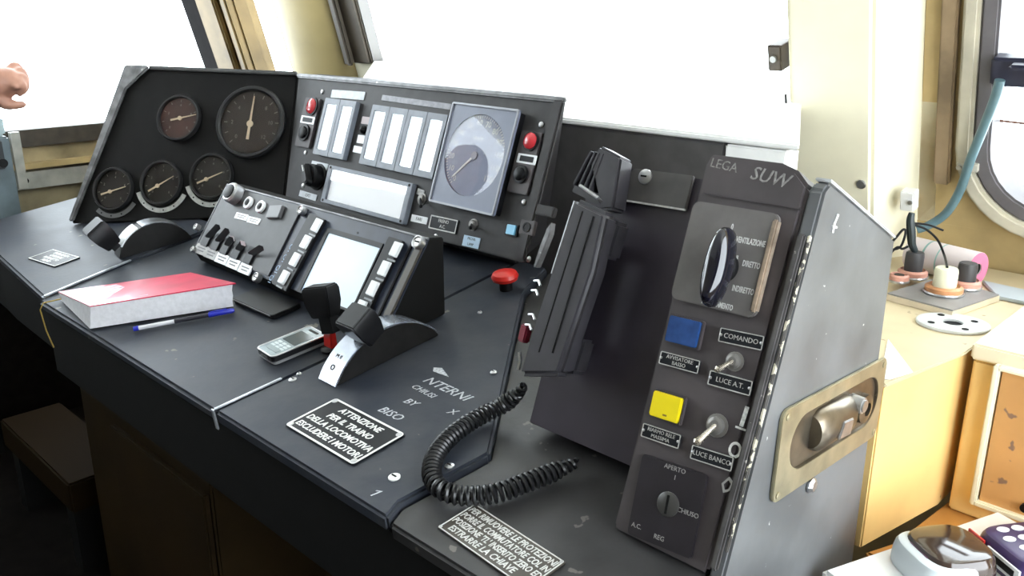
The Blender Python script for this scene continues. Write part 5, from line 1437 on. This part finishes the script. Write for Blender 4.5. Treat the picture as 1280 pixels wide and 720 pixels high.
def plug(x, y, rpx, body_m, ph_, label, washer=PINK, body=True):
    a = cu_(x, y, ZB); e = cu_(x + rpx, y, ZB); r = abs(V((e[0] - a[0], e[1] - a[1])).length)
    r = (EYE - CT.pt(a[0], a[1], ZB)).length / FPX * rpx
    th = thing('connector_plug', label, 'plug', CT.m(a[0], a[1], ZB), 'connector plugs on the board')
    MB().lathe([(r, 0), (r, 0.010), (r * 0.82, 0.013), (r * 0.75, 0.010), (0, 0.010)], 28).build('washer', washer, th)
    MB().lathe([(r * 1.05, 0.0), (r * 1.08, 0.002), (r * 1.05, 0.004), (r * 1.001, 0.004), (r * 1.001, 0.0)], 28, close=False).build('ring', STEEL, th)
    if body:
        rb_ = r * 0.62
        MB().lathe([(rb_, 0.0102), (rb_, ph_ * 0.85), (rb_ * 0.94, ph_), (rb_ * 0.3, ph_), (0, ph_)], 20).build('body', body_m, th, bevel=0.001)
    else:
        MB().lathe([(r * 0.5, 0.0102), (r * 0.5, 0.012), (0, 0.012)], 20).build('core', BLACK, th)
    return th, a


GREYP = mat('plug_grey', (0.05, 0.048, 0.05), 0.45)
plug(1123, 352, 11, GREYP, 0.03, 'bare socket with pink washer closest to the switch box', body=False)
_, p2 = plug(1140, 346, 16, GREYP, 0.042, 'dark grey plug behind the bare socket on the board')
_, p3 = plug(1179, 366, 20, mat('plug_cream', (0.72, 0.70, 0.52), 0.4), 0.040, 'cream plug with orange washer at the front of the board', PINK2)
plug(1206, 359, 16, GREYP, 0.040, 'dark plug next to the cream plug, in front of the paper roll')

# paper roll
rr_ = 0.028
e = cu_(1222, 337, rr_)
vw = V((CT.pt(e[0], e[1]) - EYE).xy).normalized(); lf_ = V((-vw.y, vw.x))
a = (e[0] + 0.118 * (0.5 * vw.x + 0.866 * lf_.x), e[1] + 0.118 * (0.5 * vw.y + 0.866 * lf_.y))
ax = V((e[0] - a[0], e[1] - a[1], 0)); L = ax.length; rot = atan2(ax.y, ax.x)
a_, rotd = a, rot
ro = thing('paper_roll', 'white paper roll with pink end lying on the counter behind the plugs', 'roll', CT.m(a[0], a[1], 0.0006, rot))
Mr = Matrix.Translation((0, 0, rr_)) @ Matrix.Rotation(pi / 2, 4, 'Y')
MB().lathe([(0.0095, 0), (rr_, 0), (rr_, L), (0.0095, L), (0.0095, 0)], 32, Mr, close=False).build('paper', mat('roll_paper', (0.66, 0.58, 0.57), 0.6), ro)
MB().lathe([(0.0096, L + 0.0001), (rr_ * 0.98, L + 0.0001), (rr_ * 0.98, L + 0.0008), (0.0096, L + 0.0008), (0.0096, L + 0.0001)], 32, Mr, close=False).build('pink_end', mat('roll_pink', (0.6, 0.17, 0.28), 0.6, var=0.08), ro)
MB().lathe([(0.0, L - 0.008), (0.0093, L - 0.008), (0.0093, L - 0.001), (0, L - 0.001)], 20, Mr).build('core', BLACKM, ro)
TEAL = mat('teal_print', (0.25, 0.42, 0.38), 0.5, var=0.2)
for x0_, x1_ in ((0.28, 0.31), (0.50, 0.52)):
    MB().lathe([(rr_ * 1.004, L * x0_), (rr_ * 1.008, L * x0_), (rr_ * 1.008, L * x1_), (rr_ * 1.004, L * x1_), (rr_ * 1.004, L * x0_)], 32, Mr, close=False).build('printed_band', TEAL, ro)

# flange ring
a = cu_(1191, 403, 0.004); e = cu_(1230, 404, 0.004); r = (EYE - CT.pt(a[0], a[1])).length / FPX * 38
fl_ = thing('flange_disc', 'flat grey-white flange disc with holes lying in front of the board', 'disc', CT.m(a[0], a[1], 0.0006, 0.5))
b = MB(); b.frame(circ(r, 40, ry=r * 0.86), circ(r * 0.27, 40), 0, 0.004); d_ = b.build('disc', mat('flange_white', (0.62, 0.63, 0.62), 0.4, metal=0.2, var=0.08), fl_, bevel=0.0008)
MB().prism(circ(r * 0.265, 30), 0, 0.001).build('centre_hole', BLACKM, fl_)
for k in range(4):
    t = radians(20 + 90 * k); MB().lathe([(r * 0.1, 0.0041), (r * 0.1, 0.0046), (0, 0.0046)], 14, Matrix.Translation((cos(t) * r * 0.66, sin(t) * r * 0.62, 0))).build('hole', BLACKM, d_)
# grey strip and paper on the counter
q = [cu_(*p, 0.006) for p in ((1228, 350), (1300, 366), (1300, 381), (1247, 370))]
sp_ = tag(MB().prism(q[::-1], 0.0006, 0.006).build('flat_strip', mat('strip_grey_blue', (0.42, 0.47, 0.5), 0.4), M=CT.m(), bevel=0.001), 'flat grey-blue strip lying on the counter behind the socket board', 'strip')
q = [cu_(*p) for p in ((1110, 425), (1141, 466), (1112, 475), (1100, 474))]
q = [(p[0], p[1]) for p in q]
tag(MB().prism(q, 0.0006, 0.0012).build('paper_sheet', mat('sheet_white', (0.8, 0.82, 0.84), 0.6), M=CT.m()), 'white paper corner lying on the counter right behind the switch box', 'paper')

# cables
VPl = Fr(CT.pt(p2[0], p2[1], 0.0), RGT, (0, 0, 1))
def vp_(x, y, h=0.0):
    return VPl.pt(*VPl.uv(x, y, h), h)
b = MB(); b.tube(catmull([CT.pt(p2[0], p2[1], ZB + 0.0425), vp_(1140, 305), vp_(1139, 290), vp_(1138, 275), vp_(1140, 266)], 6), lambda k: 0.0045 + 0.0025 * sin(pi * k), 10)
tag(b.build('cable_bundle', mat('cable_dark', (0.012, 0.02, 0.022), 0.4)), 'thick dark cable stub standing up from the rear plug', 'cable')
b = MB(); b.tube(catmull([vp_(1143, 281), vp_(1158, 287), vp_(1172, 300), vp_(1180, 318), CT.pt(p3[0], p3[1], ZB + 0.041)], 8), 0.0019, 8)
tag(b.build('thin_wire', BLACK), 'thin black wire curving down into the cream plug', 'wire', None)
b = MB(); b.tube(catmull([vp_(1143, 279), vp_(1160, 281), vp_(1179, 288)], 8), 0.0017, 8)
tag(b.build('thin_wire', BLACK), 'short thin black wire end pointing right over the paper roll', 'wire')
b = MB(); b.tube(catmull([vp_(1116, 312), vp_(1126, 308), vp_(1132, 291), vp_(1129, 287), vp_(1120, 297), vp_(1112, 306)], 8), 0.002, 8)
tag(b.build('thin_wire', BLACK), 'looping black wire close to the switch box edge', 'wire')
b = MB(); b.tube(catmull([vp_(1135, 308), vp_(1128, 311), vp_(1122, 309), vp_(1114, 316), vp_(1112, 326)], 8), 0.002, 8)
tag(b.build('thin_wire', BLACK), 'black wire bending from the dark rear plug towards the box', 'wire')
hs_ = [FW.pt(*FW.uv(x, y, h), h) for x, y, h in ((1250, 100, 0.045), (1244, 122, 0.045), (1230, 158, 0.04), (1213, 200, 0.035), (1200, 238, 0.035), (1183, 266, 0.04), (1162, 281, 0.05), (1146, 287, 0.06))]
b = MB(); b.tube(catmull(hs_, 8), 0.0075, 12)
hose = tag(b.build('rubber_hose', mat('hose_teal', (0.09, 0.16, 0.18), 0.4, var=0.15)), 'blue-grey hose curving down beside the round-cornered window', 'hose')
a = FW.uv(1205, 213, 0.035)
ck = thing('hose_clip', 'small pale clip holding the blue-grey hose to the wall', 'clip', FW.m(a[0], a[1], 0.0006, 0.0))
MB().prism(rrect(0.034, 0.014, 0.002), 0.0, 0.022).build('block', mat('clip_pale', (0.5, 0.47, 0.4), 0.4), ck, bevel=0.001)
MB().cyl((-0.012, 0, 0.0222), (-0.012, 0, 0.026), 0.004).build('screw', STEEL, ck)
a = FW.uv(1137, 249, 0.06)
jb = thing('terminal_box', 'small white terminal box low on the white window post', 'box', FW.m(a[0], a[1], 0.05))
MB().prism(rrect(0.024, 0.036, 0.003), 0, 0.022).build('body', WHITE, jb, bevel=0.002)
MB().cyl((0.006, 0.0, 0.0222), (0.006, 0.0, 0.0245), 0.004).build('screw', STEEL, jb)

# ------------------------------------------------------------------ white table at the lower right with two things on it
ZT = 0.74
TB = Fr((0, 0, ZT), (1, 0, 0), (0, 1, 0))
ta, tb_ = TB.uv(1024, 711), TB.uv(1246, 636)
ta = (max(ta[0], XR + 0.012), ta[1])
ev = V((tb_[0] - ta[0], tb_[1] - ta[1], 0)).normalized(); pv = V((ev.y, -ev.x, 0))
p0 = V((ta[0], ta[1], 0)); p1 = V((tb_[0], tb_[1], 0))
near_ = p0
tq = [near_, near_ + pv * 0.5, p1 + pv * 0.5, p1]
tabl = thing('side_table', 'white-topped table in the lower right corner', 'table', Matrix.Translation(p0))
b = MB(); b.prism([(p.x - p0.x, p.y - p0.y) for p in tq], ZT - 0.03, ZT); b.build('table_top', mat('white_top', (0.82, 0.82, 0.82), 0.45, var=0.04), tabl, bevel=0.006)
for f1, f2 in ((0.08, 0.08), (0.92, 0.08), (0.08, 0.92), (0.92, 0.92)):
    c = tq[0].lerp(tq[3], f1).lerp(tq[1].lerp(tq[2], f1), f2) - p0
    b = MB(); b.box(c.x, c.y, (ZT - 0.031) / 2, 0.03, 0.03, ZT - 0.031); b.build('leg', STEEL, tabl)


def tq_(x, y, h=0.0):
    return TB.uv(x, y, h)


a = tq_(1186, 694, 0.02)
GLB = mat('glossy_brown', (0.045, 0.028, 0.022), 0.1, coat=0.5)
cs = thing('case', 'dark brown glossy case with pale front and round emblem on the white table', 'case', TB.m(a[0], a[1], 0.0008, radians(-35)))
def superdome(w, d, z0, z1, n=32, p=3.2, top=0.7):
    rings = []
    for k in range(6):
        t = k / 5; s = 1 - (1 - top) * t ** 2.5; z = z0 + (z1 - z0) * sin(t * pi / 2)
        rings.append([V((s * w / 2 * math.copysign(abs(cos(q)) ** (2 / p), cos(q)), s * d / 2 * math.copysign(abs(sin(q)) ** (2 / p), sin(q)), z)) for q in [2 * pi * j / n for j in range(n)]])
    return rings
b = MB(); b.loft(superdome(0.085, 0.085, 0.0, 0.036, top=0.75)); b.build('lid', GLB, cs)
b = MB(); b.loft([[p + V((0.002, -0.018, 0)) for p in r_] for r_ in superdome(0.092, 0.07, 0.0, 0.030, top=0.8)])
cf = b.build('front', mat('case_white', (0.62, 0.68, 0.72), 0.35), cs)
b = MB(); b.frame(circ(0.0095, 24, 0.004, -0.008), circ(0.006, 24, 0.004, -0.008), 0.0302, 0.0312); b.prism(circ(0.003, 12, 0.004, -0.008), 0.0302, 0.031); b.build('emblem', BLACK, cf)
b = MB(); b.box(0.0, -0.035, 0.0306, 0.03, 0.008, 0.0008); b.build('dark_print', mat('print_plum', (0.08, 0.02, 0.06), 0.4), cf)
e = tq_(1312, 694, 0.01)
PUR = mat('pack_purple', (0.045, 0.025, 0.10), 0.3, var=0.1)
pk = thing('packet', 'purple packet with rows of white ovals at the right edge of the table', 'packet', TB.m(e[0], e[1], 0.0008, radians(55)))
b = MB(); b.loft(superdome(0.14, 0.085, 0.0, 0.030, top=0.86, p=6)); b.build('body', PUR, pk)
b = MB()
for i in range(6):
    for j in range(4):
        b.prism(circ(0.0075, 16, -0.048 + i * 0.019 + (j % 2) * 0.006, -0.027 + j * 0.018, ry=0.0052), 0.0301, 0.0307)
b.build('oval_print', WHITEP, pk)
b = MB(); b.box(-0.0705, -0.012, 0.014, 0.002, 0.05, 0.016); b.build('white_label', WHITEP, pk)
b = MB(); b.box(-0.0717, -0.012, 0.014, 0.0006, 0.036, 0.008); b.build('inscription', BLACK, pk)
b = MB(); b.box(-0.0705, 0.032, 0.014, 0.002, 0.026, 0.02); b.build('red_flash', RED, pk)

# ------------------------------------------------------------------ left: metal locker at the side window, and the person by it
XB = -2.62
BXF = Fr((XB, 0, 0), (0, 1, 0), (0, 0, 1))
z_a, z_b, z_c, z_d = [BXF.at(10, y).z for y in (146, 170, 215, 288)]
y_e = BXF.at(16, 200).y
lk = thing('wall_locker', 'blue-grey metal box at the left edge below the hand', 'box', Matrix.Translation((-2.85, y_e - 0.15, z_d)))
Ml = Matrix.Translation((2.85, -(y_e - 0.15), -z_d))
BG = mat('locker_grey', (0.13, 0.17, 0.19), 0.4, var=0.2, scale=15)
b = MB(); b.box(-2.84, y_e - 0.16, (z_d + z_b) / 2, 0.44, 0.32, z_b - z_d - 0.002); b.build('housing', BG, lk, M=Ml, bevel=0.005)
b = MB(); b.box(-2.84, y_e - 0.16, (z_a + z_b) / 2, 0.43, 0.312, z_a - z_b); b.build('lid', mat('lid_teal', (0.42, 0.52, 0.54), 0.45, var=0.08), lk, M=Ml, bevel=0.006)
b = MB(); b.box(XB + 0.001, y_e - 0.12, (z_c + z_b) / 2, 0.01, 0.2, (z_b - z_c) * 0.8); b.build('door', mat('locker_dark', (0.03, 0.035, 0.04), 0.4), lk, M=Ml, bevel=0.003)
b = MB(); b.cyl((XB + 0.006, y_e - 0.03, (z_c + z_b) / 2 - 0.02), (XB + 0.02, y_e - 0.03, (z_c + z_b) / 2 - 0.02), 0.012); b.build('knob', BLACK, lk, M=Ml)
b = MB(); b.box(-2.95, y_e - 0.16, z_d / 2 - 0.003, 0.12, 0.14, z_d - 0.004); b.build('stand', BLACKM, lk, M=Ml)

HF = Fr((-2.64, 0, 0), (0, 1, 0), (0, 0, 1))
def hp_(x, y, dx=0.0):
    p = HF.at(x, y); return p + V((dx, 0, 0))
SKIN = mat('skin', (0.40, 0.20, 0.14), 0.5, var=0.08, scale=40)
sh_ = V((-2.72, 0.02, 1.34)); el = V((-2.88, 0.29, 1.24)); wr = hp_(-22, 112, -0.02)
kn = [hp_(10, 93, -0.025), hp_(13, 97, 0.005), hp_(12, 103, 0.03), hp_(9, 109, 0.05)]
b = MB()
def limb(pts, rad, n=12):
    b.tube(catmull([V(p) for p in pts], 6), lambda k: (lambda i, f: rad[i] * (1 - f) + rad[min(i + 1, len(rad) - 1)] * f)(int(k * (len(rad) - 1)), k * (len(rad) - 1) - int(k * (len(rad) - 1))), n)
pel = V((-2.66, -0.20, 0.95)); che = V((-2.70, -0.19, 1.28)); nek = V((-2.70, -0.19, 1.46))
# torso, neck, head
limb([pel - V((0, 0, 0.06)), pel + V((0, 0, 0.10)), che, V((-2.70, -0.19, 1.40)), nek], [0.135, 0.125, 0.15, 0.11, 0.058], 16)
limb([nek, nek + V((0.0, 0.012, 0.08)), nek + V((0, 0.02, 0.17)), nek + V((0, 0.016, 0.255)), nek + V((0, 0.01, 0.29))], [0.055, 0.07, 0.088, 0.075, 0.03], 16)
hd_ = nek + V((0, 0.02, 0.16))
limb([hd_ + V((0.0, 0.085, 0.025)), hd_ + V((0.0, 0.108, -0.008)), hd_ + V((0, 0.092, -0.018))], [0.008, 0.014, 0.01], 10)
for s_ in (-1, 1):
    limb([hd_ + V((s_ * 0.086, -0.005, 0.025)), hd_ + V((s_ * 0.092, -0.01, 0.0)), hd_ + V((s_ * 0.084, -0.004, -0.025))], [0.012, 0.014, 0.008], 8)
# arms
limb([che + V((0.0, 0.05, 0.06)), sh_, el, wr.lerp(el, 0.5), wr], [0.075, 0.058, 0.042, 0.040, 0.029], 14)
limb([che + V((0.05, -0.04, 0.06)), V((-2.66, -0.37, 1.30)), V((-2.60, -0.42, 1.04)), V((-2.55, -0.38, 0.82)), V((-2.54, -0.35, 0.70))], [0.075, 0.058, 0.042, 0.030, 0.022], 14)
limb([V((-2.54, -0.35, 0.72)), V((-2.53, -0.34, 0.66)), V((-2.53, -0.33, 0.60))], [0.03, 0.038, 0.016], 10)
# legs
for s_ in (-1, 1):
    limb([pel + V((0, s_ * 0.08, -0.02)), V((-2.65, -0.20 + s_ * 0.09, 0.5)), V((-2.68, -0.20 + s_ * 0.09, 0.28)), V((-2.68, -0.20 + s_ * 0.09, 0.07))], [0.095, 0.062, 0.056, 0.04], 12)
    limb([V((-2.70, -0.20 + s_ * 0.09, 0.045)), V((-2.62, -0.20 + s_ * 0.09, 0.042)), V((-2.50, -0.20 + s_ * 0.10, 0.032))], [0.042, 0.044, 0.03], 10)
# visible hand: palm, four curled fingers, thumb below
pc_ = hp_(-2, 106, 0.0)
limb([wr, hp_(-14, 107, 0.0), hp_(0, 103, 0.0), hp_(14, 103, 0.004), hp_(24, 104, 0.004)], [0.029, 0.036, 0.040, 0.038, 0.022], 16)
fing = (([kn[0], hp_(24, 82, -0.03), hp_(35, 96, -0.03), hp_(38, 112, -0.03)], [0.0115, 0.0108, 0.0095, 0.007]),
        ([kn[1], hp_(26, 88, -0.005), hp_(33, 100, -0.003), hp_(30, 115, -0.005)], [0.0115, 0.0112, 0.010, 0.0085]),
        ([kn[2], hp_(25, 95, 0.018), hp_(30, 106, 0.02), hp_(25, 117, 0.015)], [0.011, 0.0108, 0.0095, 0.008]),
        ([kn[3], hp_(20, 102, 0.038), hp_(24, 111, 0.038), hp_(18, 119, 0.03)], [0.010, 0.0095, 0.0085, 0.007]))
for p_, r_ in fing:
    limb(p_, r_, 10)
limb([hp_(-12, 114, 0.01), hp_(2, 129, 0.015), hp_(16, 131, 0.012), hp_(31, 130, 0.006)], [0.016, 0.0145, 0.0125, 0.0085], 12)
body = b.build('person_raw', SKIN)
md = body.modifiers.new('r', 'REMESH'); md.mode = 'VOXEL'; md.voxel_size = 0.0055
ms = body.modifiers.new('s', 'SMOOTH'); ms.iterations = 3; ms.factor = 0.5
dg = bpy.context.evaluated_depsgraph_get()
me = bpy.data.meshes.new_from_object(body.evaluated_get(dg)); me.name = 'person'
bpy.data.objects.remove(body)
me.shade_smooth()
me.materials.clear(); me.materials.append(SKIN)
person = bpy.data.objects.new('person', me); COL.objects.link(person)
tag(person, 'person at the left edge whose loosely closed hand shows above the metal box', 'person')
SHIRT = mat('shirt_dark', (0.03, 0.035, 0.05), 0.8, var=0.2); TROU = mat('trousers_dark', (0.02, 0.02, 0.022), 0.8)
b = MB(); limb([pel + V((0, 0, 0.02)), pel + V((0, 0, 0.14)), che, V((-2.70, -0.19, 1.395)), V((-2.70, -0.19, 1.43))], [0.142, 0.142, 0.168, 0.125, 0.075], 18)
limb([che + V((0.0, 0.05, 0.06)), sh_, sh_.lerp(el, 0.6), el], [0.085, 0.07, 0.056, 0.053], 14)
limb([che + V((0.05, -0.04, 0.06)), V((-2.66, -0.37, 1.30)), V((-2.60, -0.42, 1.06))], [0.085, 0.07, 0.054], 14)
b.build('shirt', SHIRT, person)
b = MB()
limb([pel - V((0, 0, 0.09)), pel + V((0, 0, 0.0)), pel + V((0, 0, 0.04))], [0.125, 0.15, 0.135], 16)
for s_ in (-1, 1):
    limb([pel + V((0, s_ * 0.075, -0.02)), V((-2.65, -0.20 + s_ * 0.09, 0.5)), V((-2.68, -0.20 + s_ * 0.09, 0.28)), V((-2.68, -0.20 + s_ * 0.09, 0.06))], [0.108, 0.078, 0.07, 0.062], 12)
b.build('trousers', TROU, person)
for s_ in (-1, 1):
    b = MB(); limb([V((-2.72, -0.20 + s_ * 0.09, 0.05)), V((-2.62, -0.20 + s_ * 0.09, 0.05)), V((-2.50, -0.20 + s_ * 0.10, 0.042)), V((-2.465, -0.20 + s_ * 0.10, 0.038))], [0.048, 0.05, 0.04, 0.03], 14)
    b.build('shoe', BLACK, person)
b = MB(); limb([hd_ + V((0, -0.05, -0.05)), hd_ + V((0, -0.04, 0.03)), hd_ + V((0, -0.01, 0.085)), hd_ + V((0, 0.03, 0.115))], [0.05, 0.085, 0.078, 0.045], 16)
b.build('hair', mat('hair_dark', (0.02, 0.014, 0.01), 0.6), person)
for s_ in (-1, 1):
    b = MB(); b.lathe([(0, 0.012), (0.009, 0.008), (0.012, 0), (0.009, -0.008), (0, -0.012)], 14, Matrix.Translation(hd_ + V((s_ * 0.032, 0.077, 0.022)))); b.build('eye', WHITE, person)
b = MB(); b.tube([hd_ + V((-0.024, 0.079, -0.048)), hd_ + V((0, 0.089, -0.05)), hd_ + V((0.024, 0.079, -0.048))], 0.0055, 8); b.build('mouth', mat('lips', (0.4, 0.16, 0.13), 0.5), person)

# ------------------------------------------------------------------ light: bright overcast sky through the windows
w = bpy.data.worlds.new('sky'); scn.world = w; w.use_nodes = True
nt = w.node_tree; bg = nt.nodes['Background']
bg.inputs['Color'].default_value = (0.87, 0.945, 1.0, 1)
bg.inputs['Strength'].default_value = 10.0
scn.view_settings.view_transform = 'Standard'
scn.view_settings.look = 'None'
scn.view_settings.exposure = 0.0
scn.view_settings.gamma = 1.0
scn.view_settings.use_curve_mapping = False
scn.cycles.use_denoising = True
scn.cycles.max_bounces = 8
scn.cycles.transparent_max_bounces = 16
scn.cycles.sample_clamp_indirect = 8.0
